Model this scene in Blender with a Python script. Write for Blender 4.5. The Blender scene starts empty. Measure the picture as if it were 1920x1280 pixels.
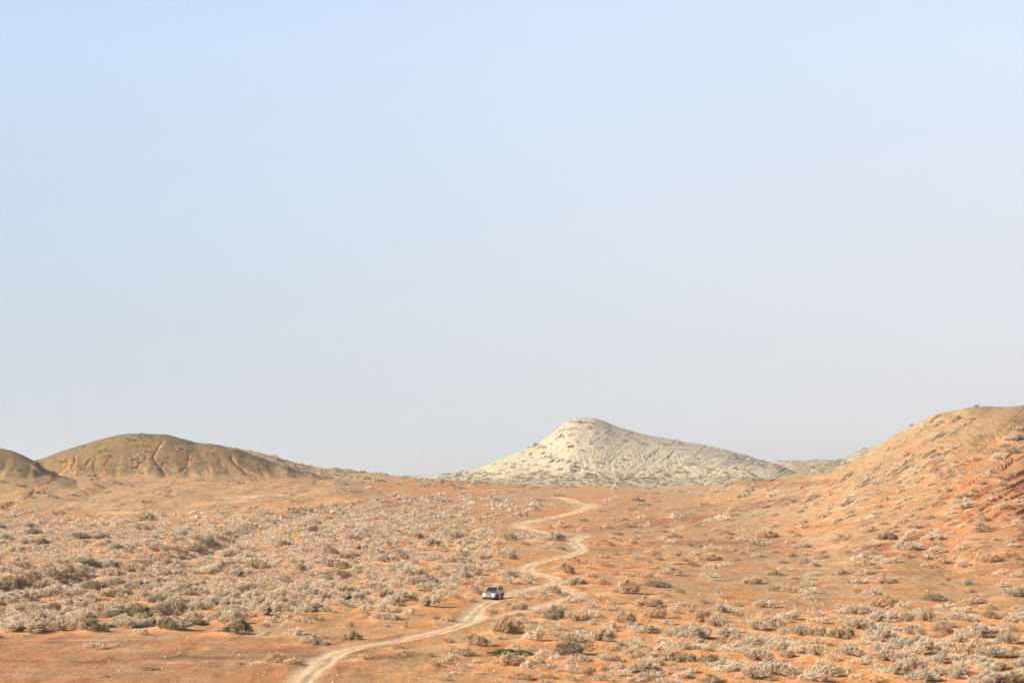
import bpy, bmesh, math, random
import numpy as np
from mathutils import Vector, Matrix

C = bpy.context.scene
COL = C.collection
R = math.radians
rnd = random.Random(7)
rng = np.random.default_rng(11)

# ------------------------------------------------------------------ camera
F = 3850.0                    # focal length in photo pixels (1920 wide)
H = 17.0                      # height of the viewpoint above the plain
PITCH = math.atan(245 / F)
CP, SP = math.cos(PITCH), math.sin(PITCH)
cam_d = bpy.data.cameras.new('camera')
cam_d.sensor_width = 36.0
cam_d.lens = 36.0 * F / 1920.0
cam_d.clip_start = 1.0
cam_d.clip_end = 60000.0
cam = bpy.data.objects.new('camera', cam_d)
cam.location = (0, 0, H)
cam.rotation_euler = (math.pi / 2 + PITCH, 0, 0)
COL.objects.link(cam)
C.camera = cam

# ------------------------------------------------------------------ sun, sky, exposure
SUN_EL = R(28)
SUN_DIR = Vector((-0.90, -0.42, 0)).normalized() * math.cos(SUN_EL) + Vector((0, 0, math.sin(SUN_EL)))
sun_d = bpy.data.lights.new('sun', 'SUN')
sun_d.energy = 5.0
sun_d.angle = R(0.6)
sun_d.color = (1.0, 0.92, 0.80)
sun = bpy.data.objects.new('sun', sun_d)
sun.rotation_euler = SUN_DIR.to_track_quat('Z', 'Y').to_euler()
COL.objects.link(sun)

C.view_settings.view_transform = 'Standard'
C.view_settings.look = 'None'
C.view_settings.gamma = 1.0
C.view_settings.exposure = 1.0
C.cycles.max_bounces = 5
C.cycles.diffuse_bounces = 2
C.cycles.volume_bounces = 0

w = bpy.data.worlds.new('World')
C.world = w
w.use_nodes = True
nt = w.node_tree
nt.nodes.clear()


def nd(nt, typ, **kw):
    n = nt.nodes.new(typ)
    for k, v in kw.items():
        setattr(n, k, v)
    return n


def ramp(nt, stops, interp='LINEAR'):
    n = nt.nodes.new('ShaderNodeValToRGB')
    n.color_ramp.interpolation = interp
    el = n.color_ramp.elements
    while len(el) < len(stops):
        el.new(0.5)
    for e, (p, c) in zip(el, stops):
        e.position = p
        e.color = (*c, 1) if len(c) == 3 else c
    return n


sky = nd(nt, 'ShaderNodeTexSky', sky_type='NISHITA', sun_disc=False)
sky.sun_elevation = SUN_EL
sky.sun_rotation = math.atan2(SUN_DIR.x, SUN_DIR.y)
sky.air_density = 1.0
sky.dust_density = 4.0
sky.ozone_density = 1.0
skymul = nd(nt, 'ShaderNodeMixRGB', blend_type='MULTIPLY')
skymul.inputs[0].default_value = 1
skymul.inputs[2].default_value = (0.05, 0.05, 0.05, 1)
nt.links.new(sky.outputs[0], skymul.inputs[1])
tc = nd(nt, 'ShaderNodeTexCoord')
sep = nd(nt, 'ShaderNodeSeparateXYZ')
nt.links.new(tc.outputs['Generated'], sep.inputs[0])
EXPO = 2 ** 1.0


def lin(r, g, b, k=1.0):
    f = lambda c: (c / 255 / 12.92 if c / 255 <= 0.04045 else ((c / 255 + 0.055) / 1.055) ** 2.4) * k
    return (f(r), f(g), f(b))


K = 1 / EXPO
# dusty low sky: bluer to the left, whiter to the right
elev = nd(nt, 'ShaderNodeMapRange')
elev.inputs['From Min'].default_value = 0.0
elev.inputs['From Max'].default_value = 0.26
nt.links.new(sep.outputs['Z'], elev.inputs['Value'])
rl = ramp(nt, [(0.0, lin(211, 217, 223, K)), (0.20, lin(207, 217, 227, K)), (0.45, lin(203, 219, 236, K)), (0.78, lin(200, 221, 247, K)), (1.0, lin(190, 214, 249, K))])
rr = ramp(nt, [(0.0, lin(226, 226, 227, K)), (0.20, lin(226, 228, 232, K)), (0.45, lin(228, 234, 243, K)), (0.78, lin(224, 237, 253, K)), (1.0, lin(219, 231, 254, K))])
nt.links.new(elev.outputs[0], rl.inputs[0])
nt.links.new(elev.outputs[0], rr.inputs[0])
side = nd(nt, 'ShaderNodeMapRange', interpolation_type='SMOOTHSTEP')
side.inputs['From Min'].default_value = -0.34
side.inputs['From Max'].default_value = 0.30
nt.links.new(sep.outputs['X'], side.inputs['Value'])
mixlr = nd(nt, 'ShaderNodeMixRGB')
nt.links.new(side.outputs[0], mixlr.inputs[0])
nt.links.new(rl.outputs[0], mixlr.inputs[1])
nt.links.new(rr.outputs[0], mixlr.inputs[2])
up = nd(nt, 'ShaderNodeMapRange', interpolation_type='SMOOTHSTEP')
up.inputs['From Min'].default_value = 0.24
up.inputs['From Max'].default_value = 0.40
nt.links.new(sep.outputs['Z'], up.inputs['Value'])
mixup = nd(nt, 'ShaderNodeMixRGB')
nt.links.new(up.outputs[0], mixup.inputs[0])
nt.links.new(mixlr.outputs[0], mixup.inputs[1])
nt.links.new(skymul.outputs[0], mixup.inputs[2])
bg = nd(nt, 'ShaderNodeBackground')
bg.inputs['Strength'].default_value = 1.0
nt.links.new(mixup.outputs[0], bg.inputs['Color'])
wo = nd(nt, 'ShaderNodeOutputWorld')
nt.links.new(bg.outputs[0], wo.inputs['Surface'])


# ------------------------------------------------------------------ helpers
def tag(o, label=None, cat=None, group=None, kind=None):
    if label: o['label'] = label
    if cat: o['category'] = cat
    if group: o['group'] = group
    if kind: o['kind'] = kind
    return o


def principled(name, color=None, rough=0.9, metal=0.0, spec=0.2):
    m = bpy.data.materials.new(name)
    m.use_nodes = True
    b = m.node_tree.nodes['Principled BSDF']
    if color: b.inputs['Base Color'].default_value = (*color, 1)
    b.inputs['Roughness'].default_value = rough
    b.inputs['Metallic'].default_value = metal
    b.inputs['Specular IOR Level'].default_value = spec
    return m, m.node_tree, b


def np_mesh(name, verts, faces, quads=True):
    """fast mesh from arrays; faces (n,4) or (n,3)"""
    me = bpy.data.meshes.new(name)
    k = faces.shape[1]
    me.vertices.add(len(verts))
    me.vertices.foreach_set('co', np.ascontiguousarray(verts, dtype=np.float32).ravel())
    me.loops.add(faces.size)
    me.loops.foreach_set('vertex_index', np.ascontiguousarray(faces, dtype=np.int32).ravel())
    me.polygons.add(len(faces))
    me.polygons.foreach_set('loop_start', np.arange(0, faces.size, k, dtype=np.int32))
    me.polygons.foreach_set('loop_total', np.full(len(faces), k, dtype=np.int32))
    me.update(calc_edges=True)
    return me


_perm = rng.permutation(1024)
_grad = rng.uniform(0, 2 * np.pi, 1024)


def perlin(x, y, seed=0):
    xi = np.floor(x).astype(np.int64); yi = np.floor(y).astype(np.int64)
    xf = x - xi; yf = y - yi
    u = xf * xf * xf * (xf * (xf * 6 - 15) + 10); v = yf * yf * yf * (yf * (yf * 6 - 15) + 10)

    def g(ix, iy, fx, fy):
        h = _perm[(_perm[(ix + seed * 37) & 1023] + iy) & 1023]
        a = _grad[h]
        return np.cos(a) * fx + np.sin(a) * fy
    n00 = g(xi, yi, xf, yf); n10 = g(xi + 1, yi, xf - 1, yf)
    n01 = g(xi, yi + 1, xf, yf - 1); n11 = g(xi + 1, yi + 1, xf - 1, yf - 1)
    return ((n00 * (1 - u) + n10 * u) * (1 - v) + (n01 * (1 - u) + n11 * u) * v) * 1.5


def fbm(x, y, seed=0, octv=4, gain=0.5):
    s = 0; a = 1; t = 0
    for k in range(octv):
        s = s + a * perlin(x * 2 ** k, y * 2 ** k, seed + k * 3); t += a; a *= gain
    return s / t


def sstep(a, b, x):
    t = np.clip((x - a) / (b - a), 0, 1)
    return t * t * (3 - 2 * t)


def pchip(xs, ys, x):
    """monotone cubic; ys may be (n, m); x 1-D -> (len(x), m)"""
    xs = np.asarray(xs, float); ys = np.asarray(ys, float)
    one = ys.ndim == 1
    if one: ys = ys[:, None]
    h = np.diff(xs)[:, None]; dl = np.diff(ys, axis=0) / h
    m = np.zeros_like(ys)
    w1 = 2 * h[1:] + h[:-1]; w2 = h[1:] + 2 * h[:-1]
    with np.errstate(divide='ignore', invalid='ignore'):
        hm = (w1 + w2) / (w1 / dl[:-1] + w2 / dl[1:])
    m[1:-1] = np.where(dl[:-1] * dl[1:] > 0, np.nan_to_num(hm), 0)
    m[0] = dl[0]; m[-1] = dl[-1]
    x = np.clip(x, xs[0], xs[-1])
    i = np.clip(np.searchsorted(xs, x) - 1, 0, len(xs) - 2)
    t = ((x - xs[i]) / (xs[i + 1] - xs[i]))[:, None]; hh = h[i]
    r = ((1 + 2 * t) * (1 - t) ** 2) * ys[i] + t * (1 - t) ** 2 * hh * m[i] + t * t * (3 - 2 * t) * ys[i + 1] + t * t * (t - 1) * hh * m[i + 1]
    return r[:, 0] if one else r


def Zy(y, d):
    t = (640 - y) / F
    return H + d * (SP + t * CP) / (CP - t * SP)


def project(X, Y, Z):
    z = Z - H
    dep = Y * CP + z * SP
    return 960 + F * X / dep, 640 - F * (-Y * SP + z * CP) / dep


# ------------------------------------------------------------------ terrain height field
# control columns: photo column -> [(distance, height)]
def zc(*pts):
    return [(d, (Zy(v, d) if v > 300 else v)) for d, v in pts]


NEAR = [(3, 15.2), (60, 7.6), (112, 0.6), (150, 0.0)]
CT = {
    -4000: zc((300, 0), (600, 0), (800, 2), (1000, 3), (1300, 3), (1800, 0), (2400, -4), (9000, -9)),
    -900: zc((300, 0), (500, .2), (700, 2), (800, 5), (900, 9), (1100, 10), (1300, 8), (1800, 2), (2400, -4), (9000, -9)),
    -150: zc((300, 0), (500, .3), (700, 966), (800, 943), (900, 905), (1100, 13), (1300, 9), (1800, 2), (2400, -4), (9000, -9)),
    0: zc((300, 0), (500, .3), (700, 965), (800, 940), (900, 902), (1100, 14), (1300, 10), (1800, 2), (2400, -4), (9000, -9)),
    300: zc((300, 0), (500, .3), (700, 961), (800, 932), (900, 904), (1100, 13.5), (1300, 10), (1800, 2), (2400, -4), (9000, -9)),
    600: zc((300, 0), (500, .6), (700, 951), (800, 926), (950, 903), (1100, 13), (1250, 12), (1400, 9), (1800, 2), (2400, -4), (9000, -9)),
    750: zc((300, 0), (500, .5), (700, 956), (900, 917), (1050, 901), (1150, 894), (1250, 12), (1400, 8), (1800, 2), (2400, -4), (9000, -9)),
    900: zc((300, 0), (500, .4), (700, 961), (900, 926), (1100, 908), (1250, 901), (1400, 9), (1800, 4), (2400, -4), (9000, -9)),
    1050: zc((300, 0), (500, .3), (700, 964), (900, 930), (1050, 919), (1180, 911), (1300, 8), (1500, 6), (1800, 4), (2400, -4), (9000, -9)),
    1200: zc((300, 0), (500, .4), (700, 964), (900, 929), (1050, 917), (1150, 912), (1300, 6.5), (1500, 6), (1800, 4), (2400, -4), (9000, -9)),
    1300: zc((300, 0), (500, 1.0), (700, 957), (900, 921), (1000, 909), (1150, 7.5), (1300, 6), (1800, 4), (2400, -4), (9000, -9)),
    1400: zc((300, 0), (400, .6), (520, 998), (700, 941), (850, 905), (900, 899), (1050, 8.5), (1300, 6), (1800, 4), (2400, -4), (9000, -9)),
    1500: zc((300, .1), (420, 1030), (560, 960), (700, 906), (770, 886), (900, 13), (1100, 9), (1300, 6), (1800, 4), (2400, -4), (9000, -9)),
    1600: zc((220, 0), (300, 1098), (420, 1000), (520, 930), (610, 882), (655, 862), (760, 17), (1000, 10), (1300, 6), (1800, 2), (2400, -4), (9000, -9)),
    1680: zc((220, 0), (300, 1092), (400, 1000), (480, 930), (560, 863), (625, 811), (720, 21), (1000, 10), (1300, 6), (1800, 2), (2400, -4), (9000, -9)),
    1760: zc((200, 0), (260, 1132), (360, 1032), (440, 942), (520, 852), (595, 774), (700, 26), (1000, 12), (1300, 6), (1800, 2), (2400, -4), (9000, -9)),
    1840: zc((200, 0), (250, 1143), (340, 1034), (420, 942), (500, 850), (575, 761), (700, 28), (1000, 12), (1300, 6), (1800, 2), (2400, -4), (9000, -9)),
    1920: zc((200, 0), (250, 1140), (330, 1036), (410, 942), (490, 850), (565, 766), (700, 29), (1000, 12), (1300, 6), (1800, 2), (2400, -4), (9000, -9)),
    2150: zc((200, 0), (250, 1138), (330, 1034), (410, 945), (490, 862), (560, 790), (700, 24), (1000, 12), (1300, 6), (1800, 2), (2400, -4), (9000, -9)),
    2800: zc((200, 0), (300, 2), (400, 7), (500, 14), (600, 16), (800, 12), (1000, 9), (1300, 6), (1800, 2), (2400, -4), (9000, -9)),
    6000: zc((300, 0), (500, 2), (800, 4), (1300, 4), (1800, 2), (2400, -4), (9000, -9)),
}
u_in = np.arange(-110, 2032, 1.7)
u_lo = -110 - np.cumsum(np.geomspace(3, 260, 46))[::-1]
u_hi = 2032 + np.cumsum(np.geomspace(3, 260, 46))
UG = np.concatenate([u_lo, u_in, u_hi])
AG = (UG - 960) / F / CP                       # X / Y of a column (near enough for every height in view)
DG = np.concatenate([np.geomspace(3, 120, 30)[:-1], np.geomspace(120, 2400, 830)[:-1], np.geomspace(2400, 9000, 30)])
cu = sorted(CT)
T = np.stack([pchip([p[0] for p in NEAR] + [p[0] for p in CT[c]], [p[1] for p in NEAR] + [p[1] for p in CT[c]], DG) for c in cu])
BASE = pchip(cu, T, UG).T                      # rows = distance, columns = angle
# soften the table's knees along the distance
for _ in range(6):
    BASE[1:-1] = (BASE[:-2] + 2 * BASE[1:-1] + BASE[2:]) / 4
UU, DD = np.meshgrid(UG, DG)
AA = np.broadcast_to(AG, UU.shape)
XX = AA * DD
YYp = DD


def profile(pts, D):
    xs = [p[0] for p in pts]; D = np.interp(UG, *zip(*D)) if isinstance(D, list) else np.full(len(UG), float(D))
    y = pchip(xs, [p[1] for p in pts], UG)
    z = Zy(y, D)
    inside = (UG >= xs[0]) & (UG <= xs[-1])
    base = np.array([np.interp(D[i], DG, BASE[:, i]) for i in range(len(UG))])
    return np.where(inside, np.maximum(z - base, 0), 0), D


def bump_d(D, wf, wb, power=1.0):
    t = np.where(DD < D, (D - DD) / wf, (DD - D) / wb)
    t = np.clip(t, 0, 1)
    return ((np.cos(np.pi * t) + 1) / 2) ** power


HT = BASE.copy()
M = {}
for nm, pts, D, wf, wb in [
    ('left_hill', [(-20, 905), (30, 878), (76, 862), (110, 848), (150, 836), (200, 821), (245, 813), (270, 812), (310, 814), (350, 824), (370, 830), (400, 832), (440, 840), (480, 854), (530, 871), (580, 886), (640, 900), (700, 908)], 1010, 105, 110),
    ('left_knoll', [(-700, 900), (-300, 850), (-80, 838), (0, 841), (20, 844), (50, 855), (76, 868), (105, 884), (150, 905)], 890, 80, 60),
    ('back_ridge', [(380, 850), (430, 840), (455, 842), (480, 846), (520, 857), (560, 868), (605, 877), (645, 880), (690, 886), (740, 893), (800, 899)], 1230, 110, 90),
    ('pale_hill', [(770, 897), (830, 889), (870, 883), (900, 876), (925, 866), (950, 856), (1000, 834), (1040, 808), (1058, 793), (1070, 786), (1084, 783), (1108, 783), (1128, 788), (1150, 797), (1200, 812), (1240, 820), (1280, 827), (1330, 836), (1380, 848), (1420, 859), (1450, 867), (1480, 880), (1520, 893)], 1600, 210, 190),
    ('pale_hill', [(1150, 897), (1230, 886), (1290, 876), (1350, 873), (1400, 874), (1450, 881), (1490, 890), (1520, 896)], 1380, 70, 60),
    ('distant_hills', [(1380, 890), (1440, 867), (1500, 862), (1560, 863), (1580, 858), (1610, 845), (1640, 838), (1680, 836), (1740, 838), (1900, 850)], 1760, 150, 120),
]:
    amp, Dc = profile(pts, D)
    hz = amp * bump_d(Dc, wf, wb)
    if nm == 'pale_hill' and D == 1380:
        HT = HT + hz * 0.55
    else:
        HT = np.maximum(HT, BASE + hz)
    M[nm] = np.maximum(M.get(nm, 0), sstep(0.5, 2.5, hz))
HS = HT.copy()
PU, PY = project(XX, YYp, HS)                  # where each vertex stands in the photo, for laying out zones

# region masks
m_white = M['pale_hill']
m_left = np.maximum(M['left_hill'], M['left_knoll'])
m_back = M['back_ridge']
m_dist = M['distant_hills'] * (DD > 960) * sstep(1440, 1475, UU)
crest_like = sstep(1000, 1650, UU)
m_right = sstep(1560, 1720, UU + (1000 - PY) * 1.0 - 60) * (DD < 760) * (DD > 300) * (UU > 1400)


def seg_dist(px, py, pts, ax=1.0, ay=1.0):
    best = np.full(px.shape, 1e9); along = np.zeros(px.shape); tot = 0
    for (x0, y0), (x1, y1) in zip(pts[:-1], pts[1:]):
        dx, dy = (x1 - x0) * ax, (y1 - y0) * ay
        L2 = dx * dx + dy * dy
        qx, qy = (px - x0) * ax, (py - y0) * ay
        t = np.clip((qx * dx + qy * dy) / L2, 0, 1)
        d = np.hypot(qx - t * dx, qy - t * dy)
        k = d < best
        best[k] = d[k]; along[k] = tot + t[k]
        tot += 1
    return best, along / tot


# broad undulation of the plain and the mounds
warp = fbm(XX / 60, YYp / 90, 5, 2)
und = fbm(XX / 26 + 3, YYp / 70, 1, 3) * 0.28 + fbm(XX / 7, YYp / 14, 2, 3) * 0.10 * sstep(1100, 300, DD)
und = und * (1 - 0.5 * m_white) * (1 - .65 * sstep(1120, 1330, UU + (1000 - PY) * .6) * sstep(1170, 1120, PY) * (DD < 1000))
mounds = np.clip(fbm(XX / 30, YYp / 75, 9, 3) + 0.1, -1, 1) * sstep(968, 945, PY) * sstep(760, 600, UU) * sstep(885, 905, PY) * (DD < 960) * (1 - m_left)
HT = HT + und * sstep(100, 170, DD) + mounds * 2.6
# gullies on the right slope follow its fall line
ytop = np.interp(UU, [900, 1100, 1300, 1500, 1600, 1700, 1800, 1920, 2200], [925, 918, 905, 880, 860, 828, 780, 690, 480])
ybot = np.interp(UU, [900, 1300, 1600, 1920, 2200], [1158, 1152, 1140, 1118, 1090])
cc = 900 + (PY - ytop) / (ybot - ytop) * 250
rg = 1 - np.abs(perlin(cc / 10 + 5 + .25 * fbm(UU / 80, cc / 20, 20, 2), UU / 330, 21)) * 2
rg2 = 1 - np.abs(perlin(cc / 4.6, UU / 240 + 3, 23)) * 2
m_slope = sstep(1120, 1330, UU + (1000 - PY) * 0.6) * sstep(1180, 1090, PY) * (DD < 1000)
m_gully = sstep(1620, 1800, UU + (PY - 930) * 0.25) * sstep(1130, 1020, PY) * sstep(800, 870, PY - (1920 - UU) * 0.1) * (DD < 620)
gl = sstep(0.66, 0.98, rg) * sstep(-0.35, 0.15, fbm(UU / 130, cc / 30, 30, 2))
gl2 = sstep(0.5, 0.95, rg2) * sstep(-0.1, 0.25, fbm(UU / 90 + 9, cc / 22, 31, 2))
HT = HT - m_slope * (0.16 * gl + 0.06 * gl2) - m_gully * (0.75 * gl + 0.28 * gl2)
# broad spur on the right hill, with a hollow behind it
sd, _ = seg_dist(PU, PY, [(1610, 915), (1700, 872), (1800, 832), (1860, 800), (1930, 770)])
HT = HT + 1.3 * np.exp(-(sd / 17) ** 2) * (DD < 620) * (DD > 380)
sd, _ = seg_dist(PU, PY, [(1770, 870), (1850, 832), (1930, 812)])
HT = HT - 1.2 * np.exp(-(sd / 16) ** 2) * (DD < 620) * (DD > 380)
# pale hill: slanting ribs
cw = PY + 0.72 * (PU - 1100) + 6 * fbm(PU / 60, PY / 30, 50, 2)
rw = 1 - np.abs(perlin(cw / 12, (PU - PY) / 260, 41)) * 2
rw2 = 1 - np.abs(perlin(cw / 5 + 9, (PU - PY) / 160, 43)) * 2
mw = m_white * sstep(788, 806, PY) * sstep(1000, 1080, PU)
cwl = PU * 0.35 + PY * 1.0
rwl = 1 - np.abs(perlin(cwl / 8, (PU) / 60, 45)) * 2
mwl = m_white * sstep(840, 862, PY)
HT = HT - mw * (0.30 * sstep(.5, 1, rw) * sstep(-.5, .2, fbm(cw / 30, PU / 120, 52, 2)) + 0.16 * sstep(.4, 1, rw2)) - mwl * .35 * sstep(.4, 1, rwl)
HT = HT + m_white * .6 * fbm(XX / 14, YYp / 30, 54, 4)
# rough back ridge and distant hills
HT = HT + (m_back * 0.9 + m_dist * 1.6) * fbm(XX / 16, YYp / 30, 61, 3)
# left hills: ribs that open downward
cl = PU + 14 * fbm(PU / 40, PY / 40, 70, 2) + (PY - 850) * 0.35 * np.tanh((270 - PU) / 70)
rl_ = 1 - np.abs(perlin(cl / 17, PY / 60, 71)) * 2
ml = m_left * sstep(848, 864, PY) * sstep(898, 884, PY)
ml = ml * sstep(-.05, .25, fbm(PU / 28, PY / 30, 76, 2))
HT = HT + m_left * sstep(838, 872, PY) * sstep(905, 885, PY) * 1.0 * perlin(cl / 24, PY / 70, 77) - ml * .22 * sstep(.45, 1, rl_)
HT = HT + m_left * 0.5 * fbm(XX / 12, YYp / 25, 73, 3)

GULL = [  # photo polylines: (points, half width px, depth m, orange)
    ([(247, 857), (253, 868), (262, 874)], 2.2, 1.8, 1), ([(260, 855), (263, 866), (257, 873)], 1.8, 1.6, 1), ([(276, 852), (272, 866)], 2.0, 1.4, 1),
    ([(305, 828), (296, 842), (287, 858), (293, 868), (302, 876), (312, 888)], 2.0, 1.5, .6), ([(355, 855), (352, 866)], 1.7, 1.2, 1), ([(362, 862), (350, 872), (338, 884)], 2.4, 1.2, .8),
    ([(309, 862), (304, 872)], 2, 1.3, 1), ([(434, 858), (444, 872), (460, 883), (482, 893)], 2.6, 1.8, 1), ([(142, 856), (140, 868), (135, 878)], 1.8, 1.5, .7),
    ([(172, 860), (163, 872), (160, 880)], 2.0, 1.6, 1), ([(200, 866), (197, 873), (205, 862)], 1.8, 1.2, .8), ([(222, 877), (205, 877), (190, 884), (180, 890)], 1.8, 1.3, .6),
    ([(150, 874), (120, 878), (100, 892)], 2.2, .9, .5), ([(175, 899), (190, 897)], 3.4, 1.6, 1), ([(100, 902), (84, 907), (74, 910)], 1.8, .9, .6),
    ([(66, 920), (55, 932), (30, 944), (8, 952)], 3.0, 1.6, 1), ([(150, 915), (168, 923)], 1.6, .7, .4), ([(290, 926), (315, 932), (322, 924)], 2.5, 1.0, .5),
    ([(95, 925), (110, 920)], 1.6, .8, .5), ([(430, 905), (480, 897), (560, 894), (600, 903)], 2.5, .9, .5), ([(590, 905), (600, 899), (640, 893)], 2.2, .8, .7),
    ([(1790, 925), (1765, 938), (1752, 947)], 2.5, .9, 1), ([(1900, 860), (1880, 882), (1820, 905), (1780, 918)], 3, .8, 1), ([(1920, 905), (1870, 935), (1800, 975), (1750, 990)], 3.2, .9, 1),
    ([(1920, 945), (1880, 958), (1835, 985)], 3.0, .8, 1), ([(1700, 846), (1730, 832)], 1.8, .6, 1), ([(1560, 990), (1500, 1010), (1440, 1022), (1330, 1030)], 2.0, .25, .7),
    ([(1400, 985), (1480, 975), (1540, 962)], 1.6, .2, .6), ([(1920, 1060), (1850, 1068), (1780, 1085)], 2.4, .3, .8), ([(1420, 1052), (1320, 1052)], 1.3, .2, .4),
    ([(1460, 878), (1430, 884), (1400, 890)], 1.6, .6, .3), ([(1238, 842), (1222, 852), (1212, 864)], 1.6, 1.6, .3), ([(1262, 848), (1252, 860)], 1.5, 1.5, .3),
    ([(960, 880), (1010, 868), (1060, 858)], 1.5, 1.2, .4), ([(900, 888), (960, 874), (1000, 858)], 1.4, 1.0, .2), ([(1070, 885), (1120, 872), (1160, 862)], 1.4, 1.0, .1),
]
gorange = np.zeros_like(HT)
for pts, hw, dep, og in GULL:
    x0 = min(p[0] for p in pts) - 14; x1 = max(p[0] for p in pts) + 14
    ci = np.where((UG > x0) & (UG < x1))[0]
    s = np.s_[:, ci[0]:ci[-1] + 1]
    jit = 1.6 * fbm(PU[s] / 7, PY[s] / 7, 81, 2)
    rt_ = pts[0][0] > 1300
    if rt_: jit = 1.0 * fbm(PU[s] / 30, PY[s] / 30, 82, 2)
    d, al = seg_dist(PU[s] + jit, PY[s] + jit, pts)
    if rt_: hw *= .85; dep *= .6
    elif pts[0][0] < 640: hw *= 1.0; dep *= (.42 if pts[0][1] < 898 else .35)
    else: hw *= .7; dep *= .6
    white = (sum(p[0] for p in pts) / len(pts) > 880) and (sum(p[0] for p in pts) / len(pts) < 1300)
    ok = (DD[s] > 1100) if white else (DD[s] < 1090)
    f = np.exp(-(d / hw) ** 2) * ok
    HT[s] -= dep * f
    gorange[s] = np.maximum(gorange[s], og * np.exp(-(d / (hw * 2.1)) ** 2) * ok)

# wash that crosses the shrub field on the left
wpx = [(-160, 1122), (-60, 1116), (0, 1111), (45, 1104), (90, 1092), (130, 1080), (200, 1068), (290, 1055), (350, 1042), (400, 1028), (430, 1018), (480, 1000), (560, 985), (680, 972)]


def to_world(u, y, z=0.0):
    t = (640 - y) / F
    b = (SP + t * CP) / (CP - t * SP)
    d = (z - H) / b
    return ((u - 960) / F / (CP - t * SP) * d, d)


wash = [to_world(u, y, .2) for u, y in wpx]
wd, wa = seg_dist(XX, YYp, wash)
wash_m = np.exp(-(wd / 4.2) ** 2)
HT = HT - wash_m * (2.7 - 1.8 * wa)
HT = HT + 0.8 * np.exp(-((wd - 9) / 5.0) ** 2) * (1 - .7 * wa)

# --------------------------------------------------------- the dirt track, laid out in the plain's own metres
main_px = [(470, 1345), (520, 1310), (557, 1281), (585, 1258), (612, 1235), (645, 1219), (690, 1209), (740, 1201), (800, 1188), (848, 1174), (872, 1164), (885, 1150), (899, 1138), (920, 1126), (945, 1116), (975, 1106), (1010, 1098), (1034, 1093), (1043, 1089), (1034, 1083),
           (1010, 1077), (990, 1071), (985, 1064), (1003, 1055), (1036, 1047), (1066, 1040), (1085, 1033), (1083, 1024), (1073, 1016), (1078, 1010), (1092, 1005), (1086, 1002), (1060, 1001), (1020, 998), (995, 993), (972, 985), (975, 981), (1005, 975), (1045, 967), (1075, 960), (1096, 953), (1108, 948), (1097, 944), (1077, 942), (1070, 938), (1055, 934), (1035, 931)]
br_px = [(1043, 1092), (1060, 1104), (1080, 1110), (1079, 1117), (1056, 1124), (1007, 1137), (967, 1147), (925, 1155), (892, 1162), (850, 1174)]
faint_px = [(848, 1174), (800, 1180), (740, 1189), (680, 1196), (620, 1203), (540, 1206), (440, 1213), (300, 1216), (120, 1222)]
faint2_px = [(900, 1140), (860, 1152), (800, 1163), (740, 1173), (680, 1183), (600, 1195)]


def make_lookup():
    """first ground point along the ray through every photo pixel"""
    global LY, LD
    LY = np.arange(740, 1285, 1.0)
    LD = np.full((len(UG), len(LY)), np.nan)
    k0 = int(np.searchsorted(DG, 100))
    for i in range(len(UG)):
        _, py = project(AG[i] * DG[k0:], DG[k0:], HT[k0:, i])
        run = np.minimum.accumulate(py)
        k = np.searchsorted(-run, -LY, side='left')
        ok = (k > 0) & (k < len(run))
        kk_ = np.clip(k, 1, len(run) - 1)
        t = (run[kk_ - 1] - LY) / (run[kk_ - 1] - py[kk_] + 1e-9)
        d = DG[k0 + kk_ - 1] + np.clip(t, 0, 1) * (DG[k0 + kk_] - DG[k0 + kk_ - 1])
        LD[i, ok] = d[ok]


def height_row(u, y):
    i = int(round(float(np.interp(u, UG, np.arange(len(UG))))))
    j = min(max(y - LY[0], 0), len(LY) - 2); j0 = int(j); g = j - j0
    d = LD[i, j0] * (1 - g) + LD[i, j0 + 1] * g
    if not np.isfinite(d): return None
    x = float(np.interp(u, UG, AG)) * d
    return (x, d, hz_at(x, d))


def hz_at(x, y):
    a = x / y
    fi = np.clip(np.interp(a, AG, np.arange(len(AG))), 0, len(AG) - 1.001); i = int(fi); f = fi - i
    fj = np.clip(np.interp(y, DG, np.arange(len(DG))), 0, len(DG) - 1.001); j = int(fj); g = fj - j
    return ((HT[j, i] * (1 - f) + HT[j, i + 1] * f) * (1 - g) + (HT[j + 1, i] * (1 - f) + HT[j + 1, i + 1] * f) * g)


make_lookup()


def catmull(pts, step=1.5):
    P = [np.array(p, float) for p in pts]
    P = [2 * P[0] - P[1]] + P + [2 * P[-1] - P[-2]]
    out = []
    for i in range(1, len(P) - 2):
        n = max(2, int(np.linalg.norm(P[i + 1] - P[i]) / step))
        for k in range(n):
            t = k / n
            out.append(0.5 * ((2 * P[i]) + (-P[i - 1] + P[i + 1]) * t + (2 * P[i - 1] - 5 * P[i] + 4 * P[i + 1] - P[i + 2]) * t * t + (-P[i - 1] + 3 * P[i] - 3 * P[i + 1] + P[i + 2]) * t ** 3))
    out.append(P[-2])
    return np.array(out)


def world_line(px):
    out = []
    for u, y in px:
        if y > 1278: p = to_world(u, y, 0)
        else: p = height_row(u, y)
        out.append((p[0], p[1]))
    return out


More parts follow.
